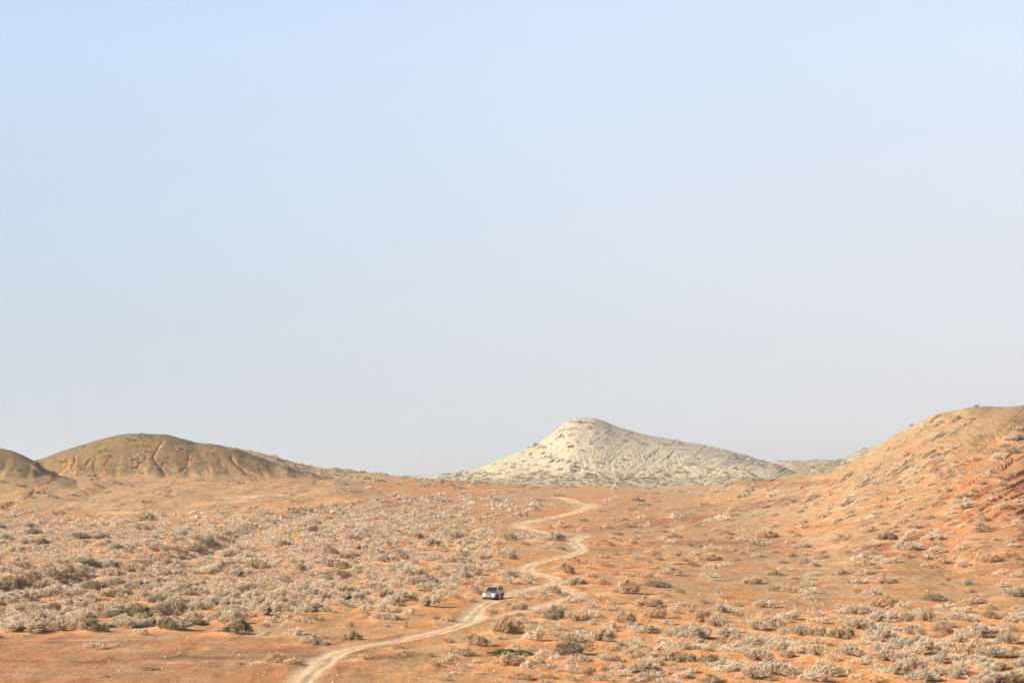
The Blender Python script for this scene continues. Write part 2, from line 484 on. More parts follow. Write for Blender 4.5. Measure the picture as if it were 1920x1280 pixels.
def track_field(px, maxw):
    line = catmull(world_line(px))
    D = np.full(HT.shape, 99.0, dtype=np.float32)
    for (x0, y0), (x1, y1) in zip(line[:-1], line[1:]):
        lo, hi = min(y0, y1) - maxw, max(y0, y1) + maxw
        j0, j1 = np.searchsorted(DG, [lo, hi])
        am = [(min(x0, x1) - maxw) / y0, (max(x0, x1) + maxw) / y0]
        i0, i1 = np.searchsorted(AG, am)
        s = np.s_[max(j0 - 1, 0):j1 + 1, max(i0 - 1, 0):i1 + 1]
        dx, dy = x1 - x0, y1 - y0
        L2 = dx * dx + dy * dy + 1e-9
        qx, qy = XX[s] - x0, YYp[s] - y0
        t = np.clip((qx * dx + qy * dy) / L2, 0, 1)
        d = np.hypot(qx - t * dx, qy - t * dy)
        D[s] = np.minimum(D[s], d)
    return D


T1 = track_field(main_px, 6.0)
T2 = track_field(br_px, 5.0)
T3 = track_field(faint_px, 4.0)
T4 = track_field(faint2_px, 4.0)
jit = 0.45 * fbm(XX / 2.5, YYp / 5, 90, 2) + 0.35 * fbm(XX / 8, YYp / 14, 93, 2)
far_w = np.interp(DD, [100, 300, 500, 900, 1300], [.80, .80, 1.10, 2.0, 2.6])   # the far stretches are driven wider


def wheels(Tm, gauge=0.78, rw=0.42):
    Tj = Tm / far_w + jit
    rut = np.exp(-((Tj - gauge) / rw) ** 2)
    bed = sstep(2.1, 1.1, Tj)
    return rut, bed


r1, b1 = wheels(T1); r2, b2 = wheels(T2); r3, b3 = wheels(T3, .78, .25); r4, b4 = wheels(T4, .78, .25)
bank = np.exp(-((T1 / far_w - 2.6) / .8) ** 2) * sstep(.0, .4, fbm(XX / 9, YYp / 16, 92, 2))
HT = HT - 0.06 * r1 - 0.05 * b1 - 0.05 * b2 + 0.10 * bank
dipn = (1.0 * np.exp(-(((XX - to_world(885, 1150)[0]) / 4) ** 2 + ((YYp - to_world(885, 1150)[1]) / 6) ** 2)))
HT = HT - 0.12 * dipn
track_m = np.clip(np.maximum(0.65 * b1 + 0.6 * r1, 0.5 * b2 + 0.45 * r2), 0, 1)
track_m = np.maximum(track_m, np.maximum(0.45 * r3 * sstep(100, 330, UU), 0.30 * r4))
PU, PY = project(XX, YYp, HT)

# ------------------------------------------------------------------ ground colour (soil tones, plus shade painted on the right hill)
def colr(*c): return np.array(c, float)


ORANGE = colr(.63, .290, .120); TAN = colr(.505, .330, .185); RED = colr(.56, .175, .070); OLIVE = colr(.275, .172, .075)
PALE = colr(.80, .56, .375); WHITE = colr(.55, .468, .365); WHITE2 = colr(.62, .525, .395); DARKRED = colr(.36, .150, .075); BROWN = colr(.30, .185, .105); YEL = colr(.50, .35, .19)
ALB = np.zeros(HT.shape + (3,)); ALB[:] = ORANGE


def blend(col, m):
    m = np.clip(m, 0, 1)[..., None]
    ALB[:] = ALB * (1 - m) + col * m


def ell(u, y, ru, ry, tilt=0.0, soft=1.0):
    out = np.zeros(PU.shape)
    i0, i1 = np.searchsorted(UG, [u - ru * 2.1 - 12, u + ru * 2.1 + 12])
    sl_ = np.s_[:, i0:i1]
    pu, py = PU[sl_], PY[sl_]
    du = pu - u; dy = py - y + tilt * du
    q = np.sqrt((du / ru) ** 2 + (dy / ry) ** 2)
    k = q < 2.1
    o_ = np.zeros(pu.shape)
    n = fbm(pu[k] / (ru * .45 + 4), py[k] / (ry * .7 + 2), int(u) % 50, 3)
    o_[k] = sstep(1.25, 0.45, q[k] + n * .7)
    out[sl_] = o_
    return out


nz = fbm(PU / 160, cc / 20, 101, 4)
n_px = fbm(PU / 220, PY / 16, 103, 4)
blend(TAN, sstep(-.25, .3, n_px) * .7)
blend(TAN * .95, m_slope * sstep(-.5, .05, nz) * .9)
blend(colr(.42, .235, .125), m_slope * sstep(.1, .5, fbm(PU / 200, cc / 12, 105, 3)) * .5)
blend(RED, m_slope * (.55 * gl * sstep(-.1, .3, nz) + .3 * gl2))
blend(ORANGE * .97, m_slope * sstep(.15, .5, fbm(PU / 170 + 9, cc / 26, 107, 3)) * .45)
# orange floor of the shrub field
fieldm = sstep(1010, 860, PU + 40 * fbm(PU / 50, PY / 15, 119, 2)) * sstep(950, 975, PY) * sstep(1195, 1170, PY)
blend(ORANGE * colr(1.0, .97, .93), fieldm * .4)
# tan mounds on the left
blend(TAN * colr(1.02, .97, .92), sstep(968, 950, PY) * sstep(800, 640, PU) * .85 * (1 - m_left))
blend(ORANGE * colr(1, 1.1, 1.15), sstep(968, 950, PY) * sstep(800, 640, PU) * sstep(.05, .4, fbm(PU / 60, PY / 9, 109, 4)) * .5)
blend(colr(.44, .30, .165), ell(260, 905, 75, 7) * .6 + ell(190, 935, 120, 8, .03) * .35 + ell(60, 905, 50, 8) * .3)
blend(PALE, ell(225, 961, 42, 2.2) * .9 + ell(480, 930, 75, 3.5, .05) * .55 + ell(440, 940, 80, 3, .05) * .4)
# bright orange bench behind the field
blend(ORANGE * colr(1.06, 1.1, 1.1), ell(560, 945, 190, 9, .03) * .6 + ell(880, 918, 260, 7, .0) * .7)
blend(TAN, ell(1040, 926, 120, 5) * .5)
# right hill
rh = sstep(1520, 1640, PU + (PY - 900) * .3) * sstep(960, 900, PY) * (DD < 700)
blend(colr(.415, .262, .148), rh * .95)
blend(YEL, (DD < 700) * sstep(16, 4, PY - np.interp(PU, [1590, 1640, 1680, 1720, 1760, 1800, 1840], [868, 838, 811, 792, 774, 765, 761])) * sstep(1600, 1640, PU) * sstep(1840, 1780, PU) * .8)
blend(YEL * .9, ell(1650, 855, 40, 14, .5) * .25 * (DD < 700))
blend(colr(.37, .215, .11), ell(1860, 825, 90, 20, .4) * .8 * (DD < 700))  # shade of the face turned from the sun, painted as darker brown
blend(colr(.53, .262, .122), m_gully * .85)
blend(colr(.40, .25, .135), m_gully * sstep(.0, .4, fbm(cc / 16, UU / 300, 118, 3)) * .6)
blend(RED * colr(1.0, 1.1, 1.0), m_gully * (.85 * gl + .5 * gl2))
blend(RED * colr(1.0, 1.1, 1.1), gorange * (PU > 1540) * .75)
# dark red-brown soil patches on the slope
for a in [(1250, 977, 110, 6, .10, .6), (1180, 988, 90, 5, .1, .4), (1300, 1018, 150, 6, .02, .55), (1450, 905, 60, 9, .1, .6), (1655, 1025, 75, 8, .14, .75), (1720, 1010, 45, 9, .2, .75), (1690, 1040, 70, 7, .1, .6),
          (1400, 1030, 90, 7, .08, .35), (1420, 950, 100, 7, .15, .5), (1640, 1075, 90, 7, .0, .4), (1300, 952, 70, 4, .1, .45), (1530, 905, 60, 6, .1, .6), (1480, 935, 110, 5, .12, .5), (1330, 905, 80, 3, .0, .4), (1560, 985, 60, 4, .1, .45), (1820, 1010, 60, 6, .3, .4), (1150, 1030, 60, 5, .0, .35), (1580, 1140, 60, 4, 0, .35)]:
    blend(DARKRED, ell(*a[:5]) * min(1, a[5] * 1.25) * (DD < 1000))
# foreground left: flat pan with dark, damp looking streaks and pale scuffs
fg = sstep(1188, 1200, PY) * sstep(760, 640, PU)
blend(colr(.50, .225, .105), fg * .75)
blend(BROWN * .85, (ell(410, 1229, 200, 7, -.0) * 1.0 + ell(100, 1239, 160, 3.2) * .8 + ell(560, 1222, 150, 8) * .5 + ell(760, 1229, 75, 7, .02) * .95 + ell(120, 1265, 260, 2.5, .02) * .25))
blend(colr(.34, .25, .15), ell(300, 1252, 330, 7, .03) * .45 + ell(560, 1232, 120, 8) * .3 + ell(300, 1222, 300, 4) * .25)
blend(PALE, ell(190, 1199, 110, 1.8, .02) * .8 + ell(300, 1241, 80, 1.8, 0) * .6 + ell(60, 1199, 80, 1.2) * .4)
blend(RED, fg * sstep(.1, .4, fbm(PU / 130, PY / 5, 113, 3)) * .5)
blend(colr(.40, .26, .15), fg * sstep(.1, .35, fbm(PU / 170, PY / 6, 117, 3)) * .6)
blend(TAN, sstep(.0, .3, fbm(PU / 150, PY / 8, 115, 3)) * sstep(1150, 1170, PY) * sstep(1100, 800, PU) * .6)
blend(TAN, ell(600, 1180, 190, 10) * .6 + ell(930, 1168, 120, 8) * .5 + ell(900, 1260, 150, 9) * .3)
# foreground right: loose orange soil
blend(ORANGE * colr(1.06, 1.12, 1.15), sstep(1140, 1165, PY) * sstep(1000, 1200, PU) * .8)
blend(ORANGE * colr(1.0, .92, .85), sstep(1190, 1260, PY) * sstep(900, 1100, PU) * .5)
# left hills
fan = 1 - np.abs(perlin(cl / 13, PY / 90, 127)) * 2
olm = m_left * sstep(902, 880, PY + 8 * fbm(PU / 30, PY / 12, 121, 3) + 22 * sstep(.2, 1, fan) * sstep(-.2, .3, fbm(PU / 60, PY / 60, 128, 2)))
blend(TAN * colr(.92, .86, .8), m_left)
blend(OLIVE, olm)
blend(TAN * .9, m_left * sstep(.1, .5, fbm(PU / 26, PY / 14, 123, 4)) * .45 * sstep(840, 870, PY))
blend(RED * colr(.9, 1.15, 1.2), m_left * sstep(.55, .95, rl_) * ml * .45)
blend(RED * colr(.9, 1.15, 1.2), gorange * (PU < 700) * .55)
blend(colr(.6, .5, .36), m_left * sstep(.42, .6, fbm(PU / 4, PY / 3, 125, 2)) * np.exp(-(seg_dist(PU, PY, [(300, 830), (345, 832), (380, 842)])[0] / 9) ** 2) * .9)
blend(colr(.6, .52, .40), np.exp(-(seg_dist(PU, PY, [(304, 832), (296, 842), (287, 858)])[0] / 1.6) ** 2) * m_left * .7)
# back ridge, saddle
blend(colr(.52, .33, .19), m_back * .9)
blend(colr(.50, .32, .19), ell(760, 897, 120, 5) * .5)
# pale hill
blend(WHITE, m_white)
blend(WHITE2 * colr(1.05, 1.0, .88), m_white * sstep(.0, .35, fbm(PU / 50, cw / 14, 131, 4)) * .7)
blend(colr(.50, .44, .33), m_white * sstep(.1, .45, fbm(PU / 40 + 4, cw / 10, 133, 4)) * .6)
blend(WHITE2 * colr(1.1, 1.06, .95), ell(1370, 882, 110, 9, -.03) * m_white * .9 + m_white * sstep(866, 884, PY) * .35)
blend(colr(.62, .50, .30), m_white * np.exp(-(seg_dist(PU, PY, [(870, 886), (950, 860), (1000, 838), (1040, 812), (1075, 790)])[0] / 5) ** 2) * .6)
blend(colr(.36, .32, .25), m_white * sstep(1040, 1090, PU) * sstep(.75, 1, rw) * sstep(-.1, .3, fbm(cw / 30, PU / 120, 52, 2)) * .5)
blend(colr(.40, .36, .28), ell(1420, 862, 50, 5, -.12) * m_white * .3)
wfoot = (DD > 1180) * (DD < 1450) * sstep(860, 940, PU) * sstep(1480, 1440, PU)
blend(colr(.50, .42, .30), wfoot * .8)
# distant hills
blend(colr(.47, .36, .25), m_dist)
blend(colr(.50, .42, .30), m_dist * sstep(.1, .4, fbm(PU / 20, PY / 5, 141, 3)) * .5)
# the track
blend(PALE, track_m * .95)
blend(PALE * colr(1.0, .93, .84), b1 * .35)
blend(PALE * colr(1, .95, .88), ell(972, 1067, 40, 6, .0) * .6 + ell(1036, 1090, 34, 6) * .45 + ell(988, 984, 30, 5) * .55 + ell(1098, 950, 26, 5) * .5 + ell(870, 1160, 60, 9, .15) * .4 + ell(650, 1215, 60, 9, .15) * .35)
blend(colr(.66, .54, .36), (ell(600, 1250, 50, 16, .6) * r1 * .6 + ell(882, 1152, 24, 16) * b1 * .8 + ell(1085, 1020, 22, 16) * b1 * .5))
# fine mottling in the soil
mot = 1 + .20 * fbm(PU / 9, PY / 2.2, 151, 3) + .16 * fbm(PU / 40, PY / 5, 153, 3)
ALB *= mot[..., None] * np.array([.638, .648, .615])
ALB = np.clip(ALB, .01, .9)

# ------------------------------------------------------------------ small sand mounds under the nearer shrubs come later; shrub layout first
# (photo column, photo row of the foot, width px, height px, kind)  g grey, o sand-dusted, p pale low, d dark (left wash: shadow put into the colour), D dark olive, V green
HAND = """444 1190 56 23 D|436 1170 42 23 g|419 1163 38 17 g|473 1147 28 11 p|506 1158 48 27 g|488 1138 38 17 g|529 1141 34 13 g|577 1148 58 17 g|565 1153 20 10 g|512 1168 27 10 p|535 1165 24 10 p|560 1167 30 12 g|580 1169 20 9 p|600 1165 30 12 g|501 1176 19 7 d|536 1178 19 8 p|552 1191 40 12 p|499 1192 30 7 p|658 1176 16 9 d|593 1210 48 16 g|762 1177 10 13 o|728 1176 15 4 d|614 1198 20 5 o|517 1243 44 14 o|550 1245 38 12 o|471 1241 20 5 o|450 1246 23 7 o|689 1237 30 12 o|752 1217 28 8 o|752 1229 28 9 o|650 1141 42 13 p|653 1146 20 7 p|690 1154 23 8 g|688 1146 28 11 g|719 1149 34 15 g|727 1163 54 12 p|738 1137 38 17 g|769 1154 30 12 p|742 1147 25 9 p|562 1129 34 12 g|588 1128 28 12 g|621 1136 24 10 p|600 1135 25 11 p|429 1141 32 18 g|404 1147 30 15 g
803 1140 42 22 g|881 1128 27 9 p|842 1165 27 15 o|817 1163 17 8 d|925 1150 19 10 o|971 1143 34 17 o|979 1125 30 10 g|950 1135 18 7 o|1015 1125 27 9 g|967 1155 29 6 d|1073 1133 36 15 g|1106 1139 27 10 g|1152 1136 36 11 g|1142 1146 40 10 o|1037 1165 48 22 d|1069 1166 30 16 g|1092 1165 32 13 d|1040 1143 40 10 p|1112 1160 36 14 g|1004 1150 25 7 p|940 1189 38 27 o|967 1186 32 18 o|988 1180 22 10 g|1040 1182 32 11 g|1000 1203 42 22 p|840 1205 22 9 o|894 1212 62 18 o|933 1199 22 6 p|1092 1189 36 9 p|1138 1177 32 11 p|1173 1172 40 18 o|1108 1172 18 8 p|1121 1204 56 22 g|1185 1187 32 12 p|1098 1221 28 14 D|1018 1232 28 13 p|1154 1222 50 14 o|1188 1214 28 15 g|1183 1226 28 14 p|808 1232 18 7 d|868 1230 50 11 d|846 1237 26 9 o|838 1247 30 17 o|819 1251 24 12 o|890 1246 23 11 g|871 1253 28 9 g|952 1247 62 17 o|988 1254 28 15 p|1006 1245 23 14 g|1028 1254 28 12 g|1040 1239 30 12 p|1081 1241 42 12 g|1062 1245 18 7 p|1131 1240 32 15 g|1160 1242 28 9 d|1075 1265 34 16 g|1102 1268 25 17 D|1046 1259 18 7 g|1133 1262 14 14 D|1152 1255 28 12 g|1185 1264 32 17 g|1158 1269 36 12 g|977 1276 50 11 d|1019 1280 24 8 g|1137 1279 42 12 g|1187 1279 40 10 g|933 1279 18 5 g|854 1264 24 5 p|837 1276 26 3 d|901 1264 30 5 p
1210 1138 60 16 o|1249 1130 20 7 p|1277 1136 42 6 p|1314 1132 20 7 d|1343 1149 42 15 g|1514 1126 26 9 g|1220 1160 50 17 o|1260 1151 28 12 p|1297 1150 18 6 d|1172 1160 34 14 g|1247 1172 30 10 g|1314 1169 44 19 o|1337 1177 38 16 g|1472 1162 46 15 p|1425 1165 30 10 o|1391 1171 25 9 g|1452 1180 36 16 g|1416 1184 40 16 g|1531 1170 52 10 p|1204 1188 52 14 g|1256 1197 36 19 g|1295 1200 56 23 g|1352 1195 42 18 g|1462 1192 30 13 g|1497 1194 42 16 g|1531 1195 32 15 D|1554 1198 24 17 g|1229 1205 36 9 p|1187 1216 36 15 g|1252 1214 48 11 g|1239 1224 42 12 p|1318 1222 40 13 p|1358 1211 36 13 g|1402 1214 60 20 g|1452 1224 60 20 g|1489 1227 42 13 p|1527 1232 46 18 g|1550 1239 32 14 p|1356 1224 27 8 g|1416 1241 60 18 g|1275 1243 52 15 D|1318 1246 50 14 D|1377 1247 25 9 d|1358 1262 54 16 p|1322 1253 20 9 g|1200 1262 54 17 g|1233 1249 25 11 d|1277 1272 46 12 p|1222 1270 40 10 g|1406 1276 46 22 g|1456 1270 68 20 g|1514 1279 58 17 p|1491 1243 25 4 p|1537 1249 30 12 g|1343 1277 20 8 g|1379 1277 16 7 g|1250 1281 50 8 g|1437 1277 30 8 D
1645 1140 54 19 o|1685 1140 36 13 p|1603 1152 64 15 p|1557 1148 30 4 p|1568 1141 20 8 g|1643 1168 56 20 g|1689 1169 28 16 d|1726 1168 48 21 g|1593 1161 30 6 p|1768 1140 46 10 p|1814 1132 50 12 o|1843 1144 38 13 o|1797 1150 50 10 p|1797 1165 60 16 p|1851 1162 42 15 o|1891 1169 42 15 p|1916 1168 20 13 g|1603 1182 60 18 g|1641 1179 27 10 p|1672 1183 34 9 g|1705 1193 42 17 g|1762 1190 42 17 o|1816 1197 70 20 g|1887 1185 44 12 g|1570 1200 50 20 D|1641 1204 60 21 g|1612 1209 34 8 p|1680 1217 50 20 g|1880 1209 42 17 g|1916 1207 20 14 p|1824 1220 50 19 o|1718 1228 64 23 g|1760 1222 32 12 p|1591 1232 50 15 g|1603 1247 42 13 g|1655 1242 56 19 g|1703 1255 56 18 g|1635 1257 30 15 g|1670 1266 48 22 g|1753 1245 58 18 g|1789 1253 28 12 p|1853 1235 72 18 g|1812 1241 60 11 p|1912 1234 30 15 g|1847 1258 54 17 g|1905 1256 40 16 g|1749 1262 32 13 g|1785 1274 54 20 g|1716 1279 58 20 g|1832 1281 72 18 g|1887 1281 50 16 D|1570 1258 38 7 p|1593 1273 34 8 p
1045 990 36 13 o|1064 988 16 6 o|1092 978 18 5 d|1086 997 24 9 o|1156 976 42 7 g|1198 972 24 6 p|1216 974 16 7 d|1190 965 24 6 g|1133 990 24 8 o|1183 989 28 9 d|1203 989 26 10 g|1346 977 36 14 p|1321 979 20 7 p|1306 988 22 8 d|1292 966 18 5 d|1374 968 18 6 d|1242 999 26 10 g|1269 994 24 7 g|1200 1000 30 6 o|1154 1003 26 5 d|1154 1015 26 9 o|1125 1016 16 5 o|1104 1021 10 6 d|1114 1023 22 6 o|1142 1024 20 8 d|1182 1020 22 10 o|1205 1025 18 6 o|1268 1011 32 11 d|1235 1013 24 5 p|1257 1019 24 7 p|1362 1004 28 10 g|1360 1012 24 8 o|1383 1014 26 8 p|1031 1015 50 14 g|1006 1004 18 7 g|1018 1031 24 7 g|1031 1024 16 6 p|1049 1032 22 9 d|1071 1055 26 11 o|1048 1066 26 8 o|1062 1077 32 18 o|1125 1063 46 11 o|1144 1053 16 4 o|1106 1068 20 6 g|1106 1085 32 13 o|1073 1096 44 14 g|1056 1094 14 9 d|1125 1098 30 14 o|1085 1104 18 5 o|1040 1116 22 16 d|1017 1118 22 9 g|1022 1105 22 7 p|1190 1050 30 9 g|1219 1043 32 13 g|1264 1043 22 11 o|1235 1052 20 9 o|1215 1056 14 6 d|1302 1042 24 11 o|1335 1033 32 10 p|1383 1041 22 9 o|1371 1033 16 6 o|1262 1059 38 6 o|1298 1062 26 8 d|1325 1066 34 9 p|1354 1062 32 9 p|1221 1068 34 7 o|1219 1063 20 5 g|1252 1080 50 13 g|1177 1082 26 8 o|1208 1085 32 11 o|1175 1096 38 8 o|1242 1118 24 9 o|1169 1066 18 6 g|1342 1089 30 3 p
1423 1025 36 13 d|1445 1037 20 7 o|1450 967 16 5 d|1590 971 20 6 D|1487 1007 20 6 d|1622 999 28 13 o|1568 1018 40 14 g|1562 1003 18 6 g|1587 1009 14 4 g|1476 1044 26 8 d|1508 1043 16 5 d|1538 1048 36 9 g|1504 1059 28 10 d|1522 1064 34 11 p|1469 1071 32 9 g|1446 1079 38 8 d|1515 1090 32 9 g|1508 1099 38 9 g|1446 1109 24 12 D|1477 1111 34 13 g|1514 1114 36 12 g|1500 1120 30 9 o|1584 1038 18 5 d|1602 980 22 6 p|1627 973 26 6 p|1655 1013 40 16 d|1668 1000 30 8 g|1706 1002 30 10 p|1741 1014 40 16 p|1747 995 30 10 g|1698 1031 50 14 p|1690 1013 22 8 p|1609 1049 42 12 p|1638 1051 30 9 p|1609 1061 36 11 g|1633 1067 24 7 d|1671 1056 46 10 p|1698 1047 34 11 g|1747 1036 40 10 p|1741 1047 32 9 p|1794 1033 32 13 g|1763 1055 28 10 g|1782 1048 18 6 p|1804 1062 32 13 p|1806 1072 26 7 g|1831 1052 24 15 o|1855 1055 40 14 g|1874 1039 14 5 g|1568 1078 34 9 d|1598 1094 50 11 g|1652 1094 46 13 g|1603 1113 26 12 o|1625 1117 38 13 g|1804 1098 26 11 d|1809 1112 26 8 d|1777 986 34 11 g|1736 974 28 7 d|1711 974 16 6 g|1698 969 24 7 g|1841 999 38 14 d|1831 984 24 8 g|1814 980 14 8 d|1790 991 24 5 p|1823 1013 28 8 g|1858 1014 16 8 o|1839 1019 22 5 g|1912 997 16 10 d|1912 972 18 9 d|1902 1011 14 3 d|1885 967 14 4 d|1774 965 22 5 p
887 1109 16 10 g|905 1090 20 9 g|900 1098 22 8 p|893 1116 28 17 p|947 1083 46 14 g|953 1097 38 14 g|980 1095 28 10 g|993 1090 30 13 g|870 1047 28 11 d|955 1050 30 15 d|903 1042 24 11 g|928 1040 36 12 g|953 1036 24 9 g|928 1060 22 10 g|893 1055 16 6 g|897 1071 38 12 p|955 1015 36 13 D|982 1023 20 8 d|905 1015 18 8 g|876 1030 36 10 g|907 1027 32 9 g|832 1036 30 13 g|776 1128 20 14 g|820 1125 30 10 p|849 1122 22 11 g|856 1096 26 14 g|845 1107 34 13 g|866 1087 38 15 g|790 1109 34 13 g|826 1115 24 9 p
331 1182 66 23 D|269 1191 36 10 p|185 1186 44 19 D|125 1185 50 17 g|55 1186 76 19 g|238 1178 54 17 g|18 1173 40 12 g|295 1173 36 16 g|390 1169 28 11 p|360 1163 40 14 g|15 1111 44 20 d|42 1105 42 20 d|70 1092 40 18 d|105 1086 34 15 d|133 1074 32 14 d|10 1078 34 12 d|60 1070 30 13 d|155 1072 14 8 d|430 1018 28 12 d|397 1027 40 14 d|370 1036 44 13 d|347 1040 30 10 d|278 976 28 15 D|113 965 28 8 D|168 968 20 6 g|290 1013 28 10 d|182 1217 50 10 p|223 1212 28 6 p|283 1257 46 6 d|203 1270 24 4 d|338 1230 20 6 o|50 1192 28 4 p|7 1197 18 6 d
272 820 26 9 D|241 826 24 7 d|157 839 9 4 d|119 867 19 6 d|152 874 16 4 d|71 881 18 6 g|75 885 14 4 g|32 881 10 5 d|107 888 12 3 g|172 892 20 7 g|224 908 22 7 D|248 913 12 4 d|187 899 10 6 d|279 924 12 5 g|300 928 18 6 g|317 932 12 6 d|336 928 20 5 g|160 935 16 6 g|63 936 14 7 d|347 880 26 6 D|294 880 14 4 d|138 884 8 3 d|14 957 12 4 d|218 950 12 4 g|315 915 12 4 d
1706 801 8 6 d|1751 785 20 8 d|1744 792 10 5 d|1727 803 14 6 g|1752 801 16 7 d|1764 793 12 4 d|1790 789 26 9 D|1829 763 16 5 d|1820 788 14 4 d|1795 806 16 8 d|1812 796 20 6 d|1755 822 30 10 D|1785 814 16 8 d|1720 816 10 4 d|1696 827 12 7 g|1712 818 14 6 g|1730 835 10 4 d|1660 846 14 6 o|1675 843 10 5 d|1695 848 10 6 g|1712 842 12 7 g|1740 852 24 6 D|1718 858 16 6 g|1695 857 16 7 d|1832 819 12 6 g|1783 852 14 6 g|1761 842 8 5 d|1887 803 12 5 g|1905 805 18 8 g|1892 790 16 6 d|1862 830 10 4 g|1776 888 13 9 D|1774 898 16 9 D|1845 896 24 10 g|1823 922 16 7 D|1850 925 24 9 d|1797 906 16 5 g|1748 925 30 9 g|1770 920 20 8 g|1760 936 14 7 d|1650 942 22 12 g|1800 950 44 12 g|1872 955 40 12 g|1826 952 22 7 d|1710 876 12 6 d|1730 878 10 5 d|1742 882 12 6 d|1762 867 12 5 d|1708 873 8 6 d"""
# kinds: width and height turned into metres at the ground point that the photo pixel shows
make_lookup()
shr = []                                        # x, y, z, width m, height m, kind, px area, u, yfoot
for tok in HAND.replace('\n', '|').split('|'):
    u, y, wd_, hh, k = tok.split()
    u, y, wd_, hh = map(float, (u, y, wd_, hh))
    p = height_row(u, min(y, 1279.5) - 0.8)
    if p is None: continue
    if y > 1279: p = (p[0], p[1] - 1.0, p[2])
    s = p[1] / F
    if k == 'g' and u > 1100 and y < 1125 and rnd.random() < .45: k = 'o'
    big = 1.0 if y > 930 else 0.0
    shr.append([p[0], p[1], p[2], wd_ * s * (1.12 + .12 * big), hh * s * (1.05 + .17 * big), k, wd_ * hh, u, y])


def dens(u, y):
    """how much of the ground the shrubs cover, by photo place"""
    top = np.interp(u, [0, 200, 400, 600, 750, 900, 1000], [964, 967, 962, 948, 930, 922, 925])
    bot = np.interp(u, [0, 300, 450, 620, 720, 860, 900, 960, 1000], [1183, 1178, 1165, 1150, 1140, 1118, 1080, 1050, 1000])
    rt = np.interp(y, [925, 960, 985, 1030, 1060, 1100, 1130], [1040, 1010, 960, 985, 940, 890, 870])
    rt += 60 * (float(CLN[int((u + 100) / 4), int((y - 800) / 2)]))
    top += 8 * float(CLN[int((u * .7 + 300) / 4), int((y - 800) / 2)])
    d = 0
    if top < y < bot and u < rt:
        d = 1.0 - .6 * float(np.clip((u - 840 - 90 * float(CLN[int((u + 100) / 4), int((y - 800) / 2)])) / 150, 0, 1)) - (.35 if y < top + 12 else 0)
        if u > 760 and y > 1010: d -= .25
    if y >= 1150 and u > 1180: d = .35
    if 1130 < y and 960 < u <= 1180: d = .22
    if 930 < y < 1060 and u > 1120: d = .07
    if 1060 <= y < 1150 and u > 1120: d = .012
    if 960 < y < 1030 and u > 1550: d = .14
    if 900 < y <= 960 and u > 1350: d = .22 if u < 1730 else .06
    if 905 < y <= 935 and 1130 < u <= 1350: d = .12
    if 835 < y <= 900 and 1560 < u < 1800 and y > 905 - (u - 1560) * .30: d = .38
    if y < 900 and u > 1800: d = .03
    if 893 < y < 912 and 640 < u < 900: d = .45
    if 880 <= y < 893 and 560 < u < 760: d = .35
    if 912 <= y < 925 and 300 < u < 1000: d = .10
    if 893 < y < 960 and u < 640 and y < top: d = .02
    if y < 893 and u < 560: d = .015
    if 430 < u < 800 and y < 905 and y < np.interp(u, [430, 480, 530, 600, 660, 740, 800], [846, 860, 876, 892, 897, 905, 905]): d = .5
    return d


acc = np.array([[s[7], s[8], s[3] / s[1] * F, s[4] / s[1] * F] for s in shr])
cell = {}


def cput(u, y, w_, h_):
    cell.setdefault((int(u // 40), int(y // 24)), []).append((u, y, w_, h_))


for a in acc: cput(*a)
trk = [(p, 3.2) for p in np.vstack([catmull(world_line(main_px), 2.0), catmull(world_line(br_px), 2.0)])]
trkp = np.array([t[0] for t in trk])
CLN = fbm(*np.meshgrid(np.arange(-100, 2100, 4.0) / 34, np.arange(800, 1300, 2.0) / 11, indexing='ij'), 160, 2)
for n in range(90000):
    u = rnd.uniform(-60, 1980)
    y = 815 + (1279 - 815) * rnd.random() ** 0.9
    dn = dens(u, y)
    cl_n = float(CLN[int((u + 100) / 4), int((y - 800) / 2)])
    if dn < .9: dn = dn * (1 + 2.4 * cl_n)
    else: dn = dn + .5 * cl_n
    if rnd.random() > dn: continue
    p = height_row(u, y)
    if p is None or p[1] > (1330 if u < 860 else 1150): continue
    W = min(5.2, max(.9, rnd.lognormvariate(math.log(3.1), .40)))
    W *= float(np.interp(p[1], [300, 500, 900], [1, 1.15, 1.4]))
    if y > 1130 and u > 860: W *= .72
    if u < 900 and y > 1080: W *= 1.0
    hgt = W * rnd.uniform(.22, .37)
    wpx_, hpx_ = W * F / p[1], hgt * F / p[1]
    pack = .275 if dn > .6 else .52
    bad = False
    cu0, cy0 = int(u // 40), int(y // 24)
    for du in (-1, 0, 1):
        for dy in (-1, 0, 1):
            for (au, ay, aw, ah) in cell.get((cu0 + du, cy0 + dy), ()):
                if ((u - au) / ((wpx_ + aw) * pack)) ** 2 + ((y - ay) / ((hpx_ + ah) * pack * .75)) ** 2 < 1:
                    bad = True; break
            if bad: break
        if bad: break
    if bad: continue
    if np.min(np.hypot(trkp[:, 0] - p[0], trkp[:, 1] - p[1])) < 2.2 + W * .5 + (1.5 if p[1] > 450 else 0): continue
    q = rnd.random()
    wn = float(np.interp(u, [0, 450, 560, 700], [1, 1, .5, 0]))
    if u < 1000 and y > 925: k = 'g' if q < .56 else ('p' if q < .90 else ('d' if q < .985 else 'D'))
    elif y > 1150: k = 'g' if q < .5 else ('p' if q < .72 else ('o' if q < .9 else 'd'))
    elif y < 915: k = 'g' if q < .5 else ('d' if q < .9 else 'o')
    else: k = 'g' if q < .30 else ('o' if q < .66 else ('p' if q < .76 else 'd'))
    if y < 905 and u < 700 and k != 'o': k = 'd'
    if 835 < y < 890 and u > 1560 and k == 'p': k = 'd'
    cput(u, y, wpx_, hpx_)
    shr.append([p[0], p[1], p[2], W, hgt, k, wpx_ * hpx_, u, y])
